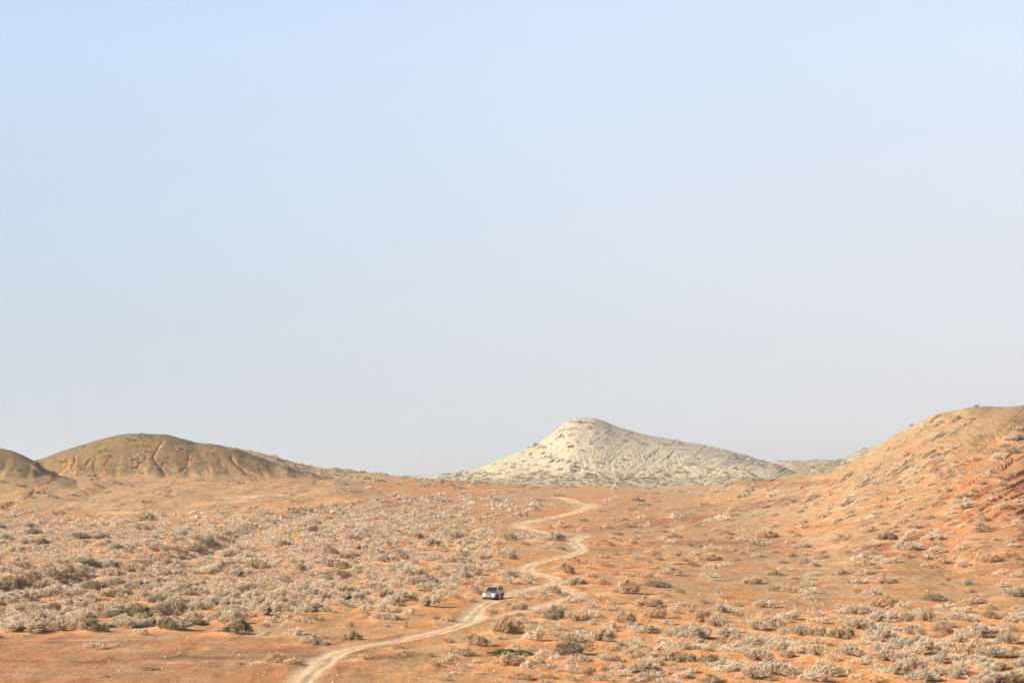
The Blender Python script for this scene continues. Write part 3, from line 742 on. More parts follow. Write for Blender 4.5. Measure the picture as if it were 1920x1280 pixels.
# pale hill, its foot, the distant hills: dark dots far off
n0 = len(shr)
for n in range(9000):
    u = rnd.uniform(820, 1720); y = rnd.uniform(785, 915)
    p = height_row(u, y)
    if p is None or p[1] < 1090: continue
    if 1000 < u < 1520 and p[1] > 1250:
        dn = .045 + .36 * sum(math.exp(-((u - a) / c) ** 2 - ((y - b) / e) ** 2) for a, b, c, e in [(1085, 790, 28, 3), (1150, 798, 24, 4), (1055, 812, 14, 8), (1005, 838, 14, 5), (1030, 855, 30, 5), (1270, 832, 60, 4), (1400, 862, 40, 7), (1060, 868, 60, 5)])
        if y > 872: dn = .16
        if y > 888: dn = .55
        if u > 1280 and 868 < y < 893: dn = .10
    elif u <= 1000: dn = .10 + (.45 if y > 888 else 0)
    elif u >= 1440: dn = .5
    else: dn = .4
    if rnd.random() > dn * .8: continue
    W = rnd.uniform(1.8, 5.2) * (1.3 if p[1] > 1250 else 1)
    shr.append([p[0], p[1], p[2], W, W * rnd.uniform(.22, .36), 'g' if rnd.random() < .45 else 'd', 1, u, y])
print('shrubs', len(shr), 'far', len(shr) - n0)

# low sand drifts at the windward (left) foot of the nearer shrubs
drift = np.zeros_like(HT)
for s in shr:
    if s[1] > 520: continue
    x, y, W, hgt = s[0] - s[3] * .28, s[1], s[3], s[4]
    r = W * .55
    j0, j1 = np.searchsorted(DG, [y - 2.5 * r, y + 2.5 * r]); i0, i1 = np.searchsorted(AG, [(x - 2.5 * r) / y, (x + 2.5 * r) / y])
    sl_ = np.s_[j0:j1, i0:i1]
    drift[sl_] = np.maximum(drift[sl_], hgt * .26 * np.exp(-((XX[sl_] - x) / r) ** 2 - ((YYp[sl_] - y) / r) ** 2))
offtrack = sstep(1.6, 3.2, np.minimum(T1, T2))
drift *= offtrack * (1 - .6 * m_slope)
HT += drift
ALB[:] = ALB * (1 - np.clip(drift * 2.2, 0, .6))[..., None] + (ORANGE * colr(1.02, 1.0, .98)) * np.clip(drift * 2.2, 0, .6)[..., None]

# ------------------------------------------------------------------ soil materials
def soil(name, speck=1.0, bump=1.0):
    m, nt, b = principled(name, rough=0.96, spec=0.08)
    L = nt.links.new
    at = nd(nt, 'ShaderNodeAttribute', attribute_name='albedo')
    geo = nd(nt, 'ShaderNodeNewGeometry')
    mp = nd(nt, 'ShaderNodeMapping'); mp.inputs['Scale'].default_value = (1, .16, 1)
    L(geo.outputs['Position'], mp.inputs['Vector'])
    n1 = nd(nt, 'ShaderNodeTexNoise'); n1.inputs['Scale'].default_value = .55; n1.inputs['Detail'].default_value = 7; n1.inputs['Roughness'].default_value = .68
    L(mp.outputs[0], n1.inputs['Vector'])
    r1_ = ramp(nt, [(0.33, (.70, .69, .68)), (0.5, (1, 1, 1)), (0.68, (1.18, 1.2, 1.22))])
    L(n1.outputs['Fac'], r1_.inputs[0])
    mul = nd(nt, 'ShaderNodeMixRGB', blend_type='MULTIPLY'); mul.inputs[0].default_value = 1
    L(at.outputs['Color'], mul.inputs[1]); L(r1_.outputs[0], mul.inputs[2])
    n2 = nd(nt, 'ShaderNodeTexNoise'); n2.inputs['Scale'].default_value = 2.6; n2.inputs['Detail'].default_value = 3; n2.inputs['Roughness'].default_value = .7
    L(mp.outputs[0], n2.inputs['Vector'])
    r2_ = ramp(nt, [(0.30, (.55, .50, .46)), (0.43, (.97, .97, .97)), (0.57, (1.02, 1.02, 1.02)), (0.70, (1.30, 1.34, 1.40))])
    L(n2.outputs['Fac'], r2_.inputs[0])
    mul2 = nd(nt, 'ShaderNodeMixRGB', blend_type='MULTIPLY'); mul2.inputs[0].default_value = .8 * speck
    L(mul.outputs[0], mul2.inputs[1]); L(r2_.outputs[0], mul2.inputs[2])
    L(mul2.outputs[0], b.inputs['Base Color'])
    n3 = nd(nt, 'ShaderNodeTexNoise'); n3.inputs['Scale'].default_value = 1.6; n3.inputs['Detail'].default_value = 6; n3.inputs['Roughness'].default_value = .62
    L(geo.outputs['Position'], n3.inputs['Vector'])
    bp = nd(nt, 'ShaderNodeBump'); bp.inputs['Strength'].default_value = .55 * bump; bp.inputs['Distance'].default_value = .25
    L(n3.outputs['Fac'], bp.inputs['Height']); L(bp.outputs[0], b.inputs['Normal'])
    return m


mat_soil = soil('desert_soil')
mat_track = soil('packed_track', .5, .35)
mat_hill = soil('hill_crust', .7, 1.0)

nr, nc = HT.shape
XX2 = XX; verts = np.stack([XX2, YYp, HT], -1)
gx = np.gradient(HT, axis=0); _ = gx
dPj = np.gradient(verts, axis=0); dPi = np.gradient(verts, axis=1)
nrm = np.cross(dPi, dPj); nrm /= np.linalg.norm(nrm, axis=-1, keepdims=True)
verts = verts.reshape(-1, 3); nrm = nrm.reshape(-1, 3); albf = ALB.reshape(-1, 3)
jj, ii = np.meshgrid(np.arange(nr - 1), np.arange(nc - 1), indexing='ij')
v0 = (jj * nc + ii)
faces = np.stack([v0, v0 + 1, v0 + nc + 1, v0 + nc], -1).reshape(-1, 4)


def cellmask(m): return ((m[:-1, :-1] + m[1:, 1:]) / 2).reshape(-1)


which = np.zeros(len(faces), int)
rough_edge = .25 * fbm(XX / 6, YYp / 12, 170, 2)
which[cellmask((m_left + rough_edge * .3) * (DD < 1110)) > .5] = 1
which[cellmask(np.maximum(m_back * (DD > 1095), 0)) > .5] = 2
which[cellmask(m_white) > .5] = 3
which[cellmask(m_dist) > .5] = 4
hill_r = (UU > 1585) & (DD < 900) & (DD > 300) & (PY < np.interp(UU, [1585, 1700, 1800, 1920, 2400], [888, 905, 960, 1010, 1040]))
which[cellmask(hill_r.astype(float)) > .5] = 5
which[cellmask(np.maximum(b1, b2 * .9)) > .5] = 6
for k, nm, mt, lab, cat in [
    (0, 'ground', mat_soil, 'orange and tan desert plain under the shrubs and around the track', 'ground'),
    (1, 'left_hill', mat_hill, 'rounded olive brown hill with orange erosion gullies on the left', 'hill'),
    (2, 'back_ridge', mat_hill, 'low brown ridge sloping down behind the olive brown left hill', 'ridge'),
    (3, 'pale_hill', mat_hill, 'pale grey pointed hill with slanting ribs behind the centre of the plain', 'hill'),
    (4, 'distant_hills', mat_hill, 'low grey brown hills between the pale hill and the right hill', 'hills'),
    (5, 'right_hill', mat_hill, 'large orange hill with red erosion furrows rising at the right edge', 'hill'),
    (6, 'dirt_track', mat_track, 'winding pale two-rut dirt track across the orange plain', 'track')]:
    f = faces[which == k]
    if not len(f): continue
    used, inv = np.unique(f, return_inverse=True)
    me = np_mesh(nm, verts[used], inv.reshape(f.shape))
    ca = me.color_attributes.new('albedo', 'FLOAT_COLOR', 'POINT')
    ca.data.foreach_set('color', np.concatenate([albf[used], np.ones((len(used), 1))], 1).astype(np.float32).ravel())
    me.polygons.foreach_set('use_smooth', np.ones(len(f), dtype=bool))
    me.normals_split_custom_set_from_vertices(nrm[used].astype(np.float32).tolist())
    me.materials.append(mt)
    o = bpy.data.objects.new(nm, me); COL.objects.link(o)
    tag(o, lab, cat, kind='structure')

# sea behind the plain
msea, nts, bs = principled('sea_water', (.22, .27, .31), rough=.5, spec=.5)
nn = nd(nts, 'ShaderNodeTexNoise'); nn.inputs['Scale'].default_value = .02; nn.inputs['Detail'].default_value = 6
bb = nd(nts, 'ShaderNodeBump'); bb.inputs['Strength'].default_value = .5; bb.inputs['Distance'].default_value = 1.0
gg = nd(nts, 'ShaderNodeNewGeometry'); nts.links.new(gg.outputs['Position'], nn.inputs['Vector'])
nts.links.new(nn.outputs['Fac'], bb.inputs['Height']); nts.links.new(bb.outputs[0], bs.inputs['Normal'])
rr_ = 24000; n = 96
vs = np.array([[0, 0, -5.5]] + [[rr_ * math.cos(2 * math.pi * k / n), rr_ * math.sin(2 * math.pi * k / n), -5.5] for k in range(n)])
fs = np.array([[0, 1 + k, 1 + (k + 1) % n] for k in range(n)])
me = np_mesh('sea', vs, fs); me.materials.append(msea)
o = bpy.data.objects.new('sea', me); COL.objects.link(o)
tag(o, 'strip of grey blue sea on the horizon beyond the saddle', 'sea', kind='structure')

# ------------------------------------------------------------------ shrubs
def twig_mat(name, c_lo, c_hi, c_alt, alt=.25, sat=.12):
    m, nt, b = principled(name, rough=.85, spec=.12)
    L = nt.links.new
    at = nd(nt, 'ShaderNodeAttribute', attribute_name='tone')
    rp = ramp(nt, [(0, c_lo), (.55, tuple((a + b_) / 2 for a, b_ in zip(c_lo, c_hi))), (1, c_hi)])
    L(at.outputs['Fac'], rp.inputs[0])
    oi = nd(nt, 'ShaderNodeObjectInfo')
    at2 = nd(nt, 'ShaderNodeAttribute', attribute_name='tint')
    ad = nd(nt, 'ShaderNodeMath', operation='ADD'); L(oi.outputs['Random'], ad.inputs[0]); L(at2.outputs['Fac'], ad.inputs[1])
    fr = nd(nt, 'ShaderNodeMath', operation='FRACT'); L(ad.outputs[0], fr.inputs[0])
    mr = nd(nt, 'ShaderNodeMapRange'); mr.inputs['To Min'].default_value = 0; mr.inputs['To Max'].default_value = alt * 2
    L(fr.outputs[0], mr.inputs['Value'])
    mx = nd(nt, 'ShaderNodeMixRGB'); L(mr.outputs[0], mx.inputs[0]); L(rp.outputs[0], mx.inputs[1]); mx.inputs[2].default_value = (*c_alt, 1)
    L(mx.outputs[0], b.inputs['Base Color'])
    tr = nd(nt, 'ShaderNodeBsdfTranslucent'); L(mx.outputs[0], tr.inputs['Color'])
    ms = nd(nt, 'ShaderNodeMixShader'); ms.inputs[0].default_value = .22
    L(b.outputs[0], ms.inputs[1]); L(tr.outputs[0], ms.inputs[2])
    L(ms.outputs[0], nt.nodes['Material Output'].inputs['Surface'])
    return m


TM = {
    'g': twig_mat('dry_twigs_grey', (.21, .16, .105), (.83, .705, .54), (.62, .49, .33), .30),
    'p': twig_mat('dry_twigs_pale', (.33, .255, .175), (.84, .715, .555), (.70, .55, .385), .30),
    'o': twig_mat('dry_twigs_dusted', (.32, .19, .10), (.74, .50, .31), (.60, .47, .32), .30),
    'd': twig_mat('dry_twigs_dark', (.16, .12, .075), (.54, .435, .30), (.40, .315, .20), .30),
    'D': twig_mat('olive_leaves', (.14, .115, .058), (.47, .395, .235), (.34, .285, .155), .30),
    'V': twig_mat('green_leaves', (.03, .075, .015), (.16, .225, .06), (.13, .16, .05), .20),
}


def blades(n, r, prof='wind', seed=0, blen=.26, bw=.022, up=.5, lumps=5):
    """n curved twig blades filling a low lumpy mound one unit half-wide; returns verts (n*6,3), faces, tone"""
    g = np.random.default_rng(seed)
    # lumps: sub-clumps that together make the mound
    L_ = lumps
    a0 = g.uniform(0, 2 * np.pi, L_); r0 = np.sqrt(g.uniform(0, 1, L_)) * .86
    lx = np.cos(a0) * r0; ly = np.sin(a0) * r0
    lr = g.uniform(.13, .36, L_) * (5.5 / max(L_, 6)) ** .3 * 1.25
    env = np.sqrt(np.clip(1 - (lx * .98) ** 2 - (ly * .9) ** 2, .02, 1))
    if prof == 'wind': env = env * np.interp(lx, [-1, -.4, .3, .7, 1], [.35, .68, 1.0, 1.05, .8])
    lh = env * g.uniform(.66, 1.0, L_)
    lh[np.argmax(lh)] = 1.0
    k = g.choice(len(lx), n, p=(lr ** 2 + lr * lh) / np.sum(lr ** 2 + lr * lh))
    th = g.uniform(0, 2 * np.pi, n); ct = g.uniform(.02, 1, n) ** .8
    st = np.sqrt(1 - ct ** 2)
    rad = g.uniform(.55, 1.0, n) ** .6
    dirs = np.stack([np.cos(th) * st, np.sin(th) * st, ct], -1)
    P = np.stack([lx[k] + dirs[:, 0] * lr[k] * rad, ly[k] + dirs[:, 1] * lr[k] * rad, np.maximum(lh[k] * .96 - (1 - dirs[:, 2] * rad) * np.minimum(lr[k] * 2.3, lh[k]), .02)], -1)
    # growth direction: outward from the clump's foot, upward, pressed over by the wind to the right
    Dv = dirs * np.array([.7, .7, .7]) + g.normal(0, .32, (n, 3)) + np.array([.55 if prof == 'wind' else .1, 0, up]) + .5 * np.stack([P[:, 0], P[:, 1], 0 * P[:, 0]], -1)
    Dv /= np.linalg.norm(Dv, axis=1, keepdims=True)
    ln = blen * (g.uniform(.5, 1.25, n) * np.where(g.random(n) < .16, 1.9, 1))[:, None]
    wv = np.cross(Dv, g.normal(0, 1, (n, 3))); wv /= np.linalg.norm(wv, axis=1, keepdims=True)
    wdt = bw * g.uniform(.6, 1.5, n)[:, None]
    bend = g.normal(0, .25, (n, 3)) + np.array([.15, 0, -.1])
    A = P - Dv * ln * .5; B = P + bend * ln * .15; Cc = P + Dv * ln * .5 + bend * ln * .35
    A[:, 2] = np.maximum(A[:, 2], -.06); B[:, 2] = np.maximum(B[:, 2], -.03); Cc[:, 2] = np.maximum(Cc[:, 2], .0)
    V = np.stack([A - wv * wdt, A + wv * wdt, B + wv * wdt * .9, B - wv * wdt * .9, Cc + wv * wdt * .35, Cc - wv * wdt * .35], 1).reshape(-1, 3)
    b0 = np.arange(n)[:, None] * 6
    Fq = np.concatenate([b0 + np.array([[0, 1, 2, 3]]), b0 + np.array([[3, 2, 4, 5]])], 0)
    tone = np.clip(.02 + g.uniform(0, 1, n) * .52 + .46 * g.uniform(0, 1, len(lx))[k], 0, 1)
    return V, Fq, np.repeat(tone, 6), np.repeat(k, 6)


def stems(n, seed, rr=.012):
    """woody stems that fan out from the root"""
    g = np.random.default_rng(seed + 900)
    V = []; Fq = []
    for q in range(n):
        th = g.uniform(0, 2 * np.pi); o0 = np.array([g.normal(0, .1), g.normal(0, .1), -.08])
        tip = np.array([math.cos(th) * g.uniform(.3, .85), math.sin(th) * g.uniform(.2, .6), g.uniform(.35, .85)])
        mid = (o0 + tip) / 2 + g.normal(0, .07, 3) + np.array([0, 0, .05])
        base = len(V)
        for c, r_ in ((o0, rr * 2), (mid, rr * 1.3), (tip, rr * .4)):
            for a in range(3):
                V.append(c + r_ * np.array([math.cos(a * 2.094), math.sin(a * 2.094), 0]))
        for lv in (0, 3):
            for a in range(3):
                Fq.append([base + lv + a, base + lv + (a + 1) % 3, base + lv + 3 + (a + 1) % 3, base + lv + 3 + a])
    return np.array(V), np.array(Fq)


def shrub_mesh(name, V, Fq, tone, mat):
    me = np_mesh(name, V, Fq)
    a = me.attributes.new('tone', 'FLOAT', 'POINT'); a.data.foreach_set('value', tone.astype(np.float32))
    t = me.attributes.new('tint', 'FLOAT', 'POINT'); t.data.foreach_set('value', np.zeros(len(V), np.float32))
    me.materials.append(mat)
    return me


PROTO = {}
for k in 'gpodDV':
    PROTO[k] = []
    for v in range(4 if k != 'V' else 1):
        sd_ = ord(k) * 10 + v
        nb = {'g': 2300, 'p': 1800, 'o': 2000, 'd': 2200, 'D': 2400, 'V': 2600}[k]
        V, Fq, tone, _k = blades(nb, 1, 'wind' if v != 3 else 'round', sd_, blen=.15 if k in 'DV' else .27, bw=.020 if k in 'DV' else .0115, up=.35 if k == 'p' else .5, lumps=26 + 5 * v)
        sV, sF = stems(16, sd_)
        V2 = np.concatenate([V, sV]); F2 = np.concatenate([Fq, sF + len(V)]); t2 = np.concatenate([tone, np.full(len(sV), .2)])
        PROTO[k].append(shrub_mesh('shrub_twigs', V2, F2, t2, TM[k]))

# special ones, built with parts
def special(name, u, y, wpx, hpx, label, cat, parts, yaw=0, depth=.8):
    p = height_row(u, y)
    s = p[1] / F
    e = bpy.data.objects.new(name, None); COL.objects.link(e)
    e.location = (p[0], p[1], hz_at(p[0], p[1]))
    e.rotation_euler = (0, 0, yaw)
    tag(e, label, cat)
    W, Hh = wpx * s / 2, hpx * s
    for nm, fn in parts:
        V, Fq, tone, mat = fn()
        V = V * np.array([W, W * depth, Hh])
        me = shrub_mesh(nm, V, Fq, tone, mat)
        c = bpy.data.objects.new(nm, me); COL.objects.link(c); c.parent = e
    cput(u, y, wpx, hpx)
    return e


def P_fol(n, seed, mat, blen=.14, bw=.022, lumps=6, up=.5, prof='round', sub=None):
    def f():
        V, Fq, tone, _k = blades(n, 1, prof, seed, blen=blen, bw=bw, lumps=lumps, up=up)
        if sub is not None:
            V = V * np.array(sub[:3]) + np.array(sub[3:])
        return V, Fq, tone, TM[mat]
    return f


def P_stem(n, seed, mat='d', rr=.014):
    def f():
        V, Fq = stems(n, seed, rr)
        return V, Fq, np.full(len(V), .25), TM[mat]
    return f


special('green_shrub', 954, 1228, 90, 13, 'flat bright green shrub spread low among dry shrubs at the bottom', 'shrub',
        [('foliage', P_fol(4200, 5, 'V', .10, .018, 26, .15)), ('dry_twigs', P_fol(900, 6, 'o', .2, .012, 18, .3, sub=(1.05, 1.2, .75, 0, 0, 0))), ('branches', P_stem(26, 7))])
special('round_shrub', 669, 1199, 34, 20, 'round dark olive green shrub alone beside the track, sand piled at its left', 'shrub',
        [('foliage', P_fol(3000, 8, 'D', .13, .022, 16)), ('branches', P_stem(20, 9))])
special('dry_shrub', 651, 1199, 26, 13, 'rusty orange twiggy shrub touching the left of the round olive shrub', 'shrub',
        [('foliage', P_fol(1300, 18, 'o', .2, .014, 4, .5, 'wind')), ('branches', P_stem(12, 19))])
special('tangled_shrub', 1067, 1227, 66, 30, 'tall tangled olive brown shrub with green shoots, right of the flat green shrub', 'shrub',
        [('foliage', P_fol(3000, 10, 'd', .24, .012, 20)), ('olive_leaves', P_fol(900, 11, 'D', .12, .018, 16, sub=(.9, .9, .9, 0, 0, .02))), ('green_leaves', P_fol(260, 12, 'V', .10, .014, 6, sub=(.5, .5, .45, .1, 0, .35))), ('branches', P_stem(34, 13))])
special('olive_shrub', 331, 1182, 64, 23, 'big olive green shrub at the lower left edge of the shrub field', 'shrub',
        [('foliage', P_fol(2600, 14, 'D', .15, .02, 18)), ('dry_twigs', P_fol(1200, 15, 'g', .22, .014, 16, .5, 'wind', sub=(1.1, 1.1, .85, .0, 0, 0))), ('branches', P_stem(26, 16))])


def dead_stump():
    V = []; Fq = []
    g = np.random.default_rng(77)

    def limb(pts, rad):
        base = len(V)
        for c, r_ in zip(pts, rad):
            for a in range(6):
                V.append(np.array(c) + r_ * np.array([math.cos(a * 1.047), math.sin(a * 1.047), .3 * math.sin(a * 1.047)]))
        for lv in range(len(pts) - 1):
            for a in range(6):
                i0 = base + lv * 6
                Fq.append([i0 + a, i0 + (a + 1) % 6, i0 + 6 + (a + 1) % 6, i0 + 6 + a])
    limb([(.1, 0, -.1), (0, 0, .25), (.08, 0, .5)], [.13, .10, .08])
    limb([(.08, 0, .48), (-.3, .1, .72), (-.75, .1, .85), (-.9, 0, 1.05)], [.08, .07, .05, .03])
    limb([(.08, 0, .48), (.4, -.1, .7), (.7, 0, .95)], [.08, .06, .03])
    limb([(.02, 0, .3), (.45, .1, .42), (.8, .1, .6)], [.07, .05, .02])
    limb([(-.3, .1, .72), (-.25, .2, 1.0)], [.06, .02])
    V = np.array(V)
    return V, np.array(Fq), np.full(len(V), .9), TM['p']


special('dead_tree', 1250, 1238, 18, 18, 'small pale dead trunk with crooked branches at the left end of a long olive shrub', 'dead tree', [('trunk', dead_stump)])
SPECIALS = 6

shr.sort(key=lambda s: -s[6] if s[7] > -5 and s[7] < 1925 else 0)
shr = [s for s in shr if not (abs(s[7] - 331) < 5 and abs(s[8] - 1182) < 2)]
N_IND = 300 - SPECIALS
ind, rest = shr[:N_IND], shr[N_IND:]

# ---- labels that say which shrub, from where it stands
LOOK = {'g': 'grey dry shrub', 'p': 'pale low shrub', 'o': 'rusty dusted shrub', 'd': 'dark dry shrub', 'D': 'olive green shrub'}
NAME = {'g': 'dry_shrub', 'p': 'pale_shrub', 'o': 'dusty_shrub', 'd': 'dark_shrub', 'D': 'olive_shrub'}
ROWS = [(1262, 'at the bottom edge'), (1236, 'just above the bottom edge'), (1213, 'level with the green shrub'), (1190, 'level with the round shrub'), (1165, "well below the car's level"),
        (1138, "just below the car's level"), (1106, 'level with the car'), (1070, "just beyond the car's level"), (1025, "level with track's middle bends"), (975, "level with track's upper bends"), (0, 'up near the hills')]
COLS = ['at the left edge', 'one tenth across', 'one fifth across', 'three tenths across', 'two fifths across', 'halfway across', 'three fifths across', 'seven tenths across', 'four fifths across', 'nine tenths across', 'at the right edge']
ORD = ['leftmost'] + [w_ + ' from left' for w_ in 'second third fourth fifth sixth seventh eighth ninth tenth eleventh twelfth thirteenth fourteenth fifteenth sixteenth seventeenth eighteenth'.split()]
cells = {}
for s in ind:
    row = next(t for y0, t in ROWS if s[8] >= y0)
    colm = COLS[int(min(max(round(s[7] / 192), 0), 10))]
    cells.setdefault((s[5], row, colm), []).append(s)
for (k, row, colm), ss in cells.items():
    ss.sort(key=lambda s: s[7])
    for i, s in enumerate(ss):
        s.append((LOOK[k] + ' ' + row + ', ' + colm + ('' if len(ss) == 1 else ', ' + ORD[min(i, 17)])))
for s in ind:
    k = s[5]
    me = rnd.choice(PROTO[k])
    o = bpy.data.objects.new(NAME[k], me); COL.objects.link(o)
    z = hz_at(s[0], s[1])
    o.location = (s[0], s[1], z - .04 * s[4])
    o.scale = (s[3] / 2 * rnd.uniform(.92, 1.02), s[3] / 2 * rnd.uniform(.75, 1.0), s[4] * rnd.uniform(1.0, 1.12))
    o.rotation_euler = (0, 0, rnd.uniform(-.45, .45) + (math.pi if rnd.random() < .12 else 0))
    words_ = s[9].split()
    tag(o, s[9] if len(words_) <= 16 else ' '.join(words_[:16]), 'shrub', 'shrubs scattered over the desert plain')
    s.append(o)

# ---- the rest of the shrubs, one object
LOD = {}
for k in 'gpodD':
    for lv, nb in enumerate((520, 280, 150, 85)):
        for v in range(4):
            f = (1.0, 1.5, 2.3, 3.4)[lv]
            LOD[k, lv, v] = _b = list(blades(nb, 1, 'wind' if v else 'round', 500 + ord(k) + v * 7 + lv, blen=.26 * f ** .3, bw=.019 * f, lumps=(22, 15, 10, 7)[lv], up=.45))
            _b[2] = .52 + (_b[2] - .52) * (1, .8, .6, .5)[lv]
bufs = {k: ([], [], [], []) for k in 'gpodD'}
cnt = {k: 0 for k in 'gpodD'}
for s in rest:
    k = s[5]
    lv = 0 if s[1] < 420 else (1 if s[1] < 650 else (2 if s[1] < 1000 else 3))
    V, Fq, tone, _k = LOD[k, lv, rnd.randrange(4)]
    a = rnd.uniform(-.5, .5)
    if rnd.random() < .15: a += math.pi
    ca_, sa_ = math.cos(a), math.sin(a)
    P = V * np.array([s[3] / 2, s[3] / 2 * rnd.uniform(.75, 1.0), s[4] * 1.05])
    P = np.stack([P[:, 0] * ca_ - P[:, 1] * sa_, P[:, 0] * sa_ + P[:, 1] * ca_, P[:, 2]], -1) + np.array([s[0], s[1], hz_at(s[0], s[1]) - .04 * s[4]])
    # follow the slope of the ground
    dz = (hz_at(s[0] + .6, s[1]) - hz_at(s[0] - .6, s[1])) / 1.2
    P[:, 2] += (P[:, 0] - s[0]) * dz
    B = bufs[k]
    B[0].append(P); B[1].append(Fq + cnt[k]); B[2].append(tone); B[3].append(np.full(len(P), rnd.random()))
    cnt[k] += len(P)
Vs, Fs, Ts, Is, Ms = [], [], [], [], []; off = 0
for mi, k in enumerate('gpodD'):
    if not bufs[k][0]: continue
    V = np.concatenate(bufs[k][0]); Fq = np.concatenate(bufs[k][1]) + off
    Vs.append(V); Fs.append(Fq); Ts.append(np.concatenate(bufs[k][2])); Is.append(np.concatenate(bufs[k][3])); Ms.append(np.full(len(Fq), mi)); off += len(V)
me = np_mesh('scattered_shrubs', np.concatenate(Vs), np.concatenate(Fs))
a = me.attributes.new('tone', 'FLOAT', 'POINT'); a.data.foreach_set('value', np.concatenate(Ts).astype(np.float32))
a = me.attributes.new('tint', 'FLOAT', 'POINT'); a.data.foreach_set('value', np.concatenate(Is).astype(np.float32))
for k in 'gpodD': me.materials.append(TM[k])
me.polygons.foreach_set('material_index', np.concatenate(Ms).astype(np.int32))
o = bpy.data.objects.new('scattered_shrubs', me); COL.objects.link(o)
tag(o, 'smaller and farther dry shrubs spread over the plain and hills', 'shrubs', kind='stuff')

# ------------------------------------------------------------------ loose stones
mst, nst, bst = principled('stone', (.5, .4, .3), rough=.9)
at = nd(nst, 'ShaderNodeAttribute', attribute_name='tone')
rp = ramp(nst, [(0, (.20, .10, .06)), (.45, (.50, .26, .14)), (.85, (.50, .32, .19)), (1, (.66, .52, .38))])
nst.links.new(at.outputs['Fac'], rp.inputs[0]); nst.links.new(rp.outputs[0], bst.inputs['Base Color'])
ico = bmesh.new(); bmesh.ops.create_icosphere(ico, subdivisions=1, radius=1)
iv = np.array([v.co[:] for v in ico.verts]); ifc = np.array([[v.index for v in f.verts] for f in ico.faces]); ico.free()
SV, SF, ST = [], [], []; off = 0
zones = [(1520, 1920, 1150, 1279, 1000, .05, .14), (900, 1520, 1150, 1279, 800, .05, .13), (0, 900, 1190, 1279, 260, .05, .12), (1300, 1920, 930, 1150, 420, .08, .20), (1620, 1800, 850, 920, 200, .12, .34), (1700, 1900, 770, 860, 60, .15, .3),
         (120, 400, 825, 900, 130, .2, .45), (0, 700, 895, 965, 120, .15, .35), (1160, 1330, 1128, 1150, 60, .08, .2), (1460, 1620, 1125, 1150, 90, .08, .22)]
for (u0, u1, y0, y1, n, a, b) in zones:
    for q in range(n):
        u, y = rnd.uniform(u0, u1), rnd.uniform(y0, y1)
        p = height_row(u, y)
        if p is None: continue
        r_ = a + (b - a) * rnd.random() ** 2.5
        if float(np.min(np.hypot(trkp[:, 0] - p[0], trkp[:, 1] - p[1]))) < 2: continue
        P = iv * (1 + rng.uniform(-.25, .25, (len(iv), 1))) * r_ * np.array([rnd.uniform(.8, 1.5), rnd.uniform(.8, 1.2), rnd.uniform(.4, .8)])
        P = P + np.array([p[0], p[1], hz_at(p[0], p[1]) + r_ * .15])
        SV.append(P); SF.append(ifc + off); off += len(P)
        t = rnd.random(); t = t if y > 960 else .75 + .25 * t
        ST.append(np.full(len(P), t))
me = np_mesh('loose_stones', np.concatenate(SV), np.concatenate(SF))
a = me.attributes.new('tone', 'FLOAT', 'POINT'); a.data.foreach_set('value', np.concatenate(ST).astype(np.float32))
me.materials.append(mst)
o = bpy.data.objects.new('loose_stones', me); COL.objects.link(o)
tag(o, 'small loose stones and clods scattered over the soil', 'stones', kind='stuff')

# ------------------------------------------------------------------ the car
def paint(name, col, dust=.35, rough=.32, metal=.55):
    m, nt, b = principled(name, col, rough, metal, .5)
    b.inputs['Coat Weight'].default_value = .5
    b.inputs['Coat Roughness'].default_value = .12
    g = nd(nt, 'ShaderNodeNewGeometry'); n = nd(nt, 'ShaderNodeTexNoise'); n.inputs['Scale'].default_value = 3; n.inputs['Detail'].default_value = 5
    nt.links.new(g.outputs['Position'], n.inputs['Vector'])
    rp = ramp(nt, [(.35, col), (.75, tuple(c * (1 - dust) + d * dust for c, d in zip(col, (.42, .30, .19))))])
    nt.links.new(n.outputs['Fac'], rp.inputs[0]); nt.links.new(rp.outputs[0], b.inputs['Base Color'])
    return m


m_body = paint('silver_paint', (.46, .46, .48), .2)
m_hood = paint('dusty_bonnet_dark_reflection', (.16, .17, .13), .2, .3, .4)  # dusty bonnet with its dark reflection put into the base colour
m_glass, _, bgl = principled('tinted_glass', (.018, .022, .026), .06, 0, .6)
m_rub, _, _ = principled('tyre_rubber', (.028, .026, .024), .85)
m_dust, _, _ = principled('dusty_tyre', (.36, .27, .17), .95)
m_black, _, _ = principled('black_plastic', (.03, .03, .032), .6)
m_chr, _, _ = principled('chrome', (.75, .76, .78), .18, 1.0, .5)
m_lamp, _, _ = principled('lamp_glass', (.80, .82, .84), .1, 0, .7)
m_yel, _, _ = principled('yellow_plate', (.80, .42, .02), .5)
m_ind, _, _ = principled('indicator_lens', (.75, .30, .04), .25, 0, .5)
m_red, _, _ = principled('tail_lens', (.45, .02, .02), .25, 0, .5)

fr_p = height_row(917, 1124.5)
th = R(15)
car = bpy.data.objects.new('off_road_car', None); COL.objects.link(car)
hv = Vector((-math.sin(th), -math.cos(th), 0))
cx, cy = fr_p[0] - hv.x * 2.2, fr_p[1] - hv.y * 2.2
zf, zb = hz_at(cx + hv.x * 1.4, cy + hv.y * 1.4), hz_at(cx - hv.x * 1.4, cy - hv.y * 1.4)
car.location = (cx, cy, (zf + zb) / 2)
car.scale = (1, 1, .94)
car.rotation_euler = (math.atan2(zb - zf, 2.8), 0, -th)
tag(car, 'silver off-road car with a yellow front plate on the dirt track', 'car')


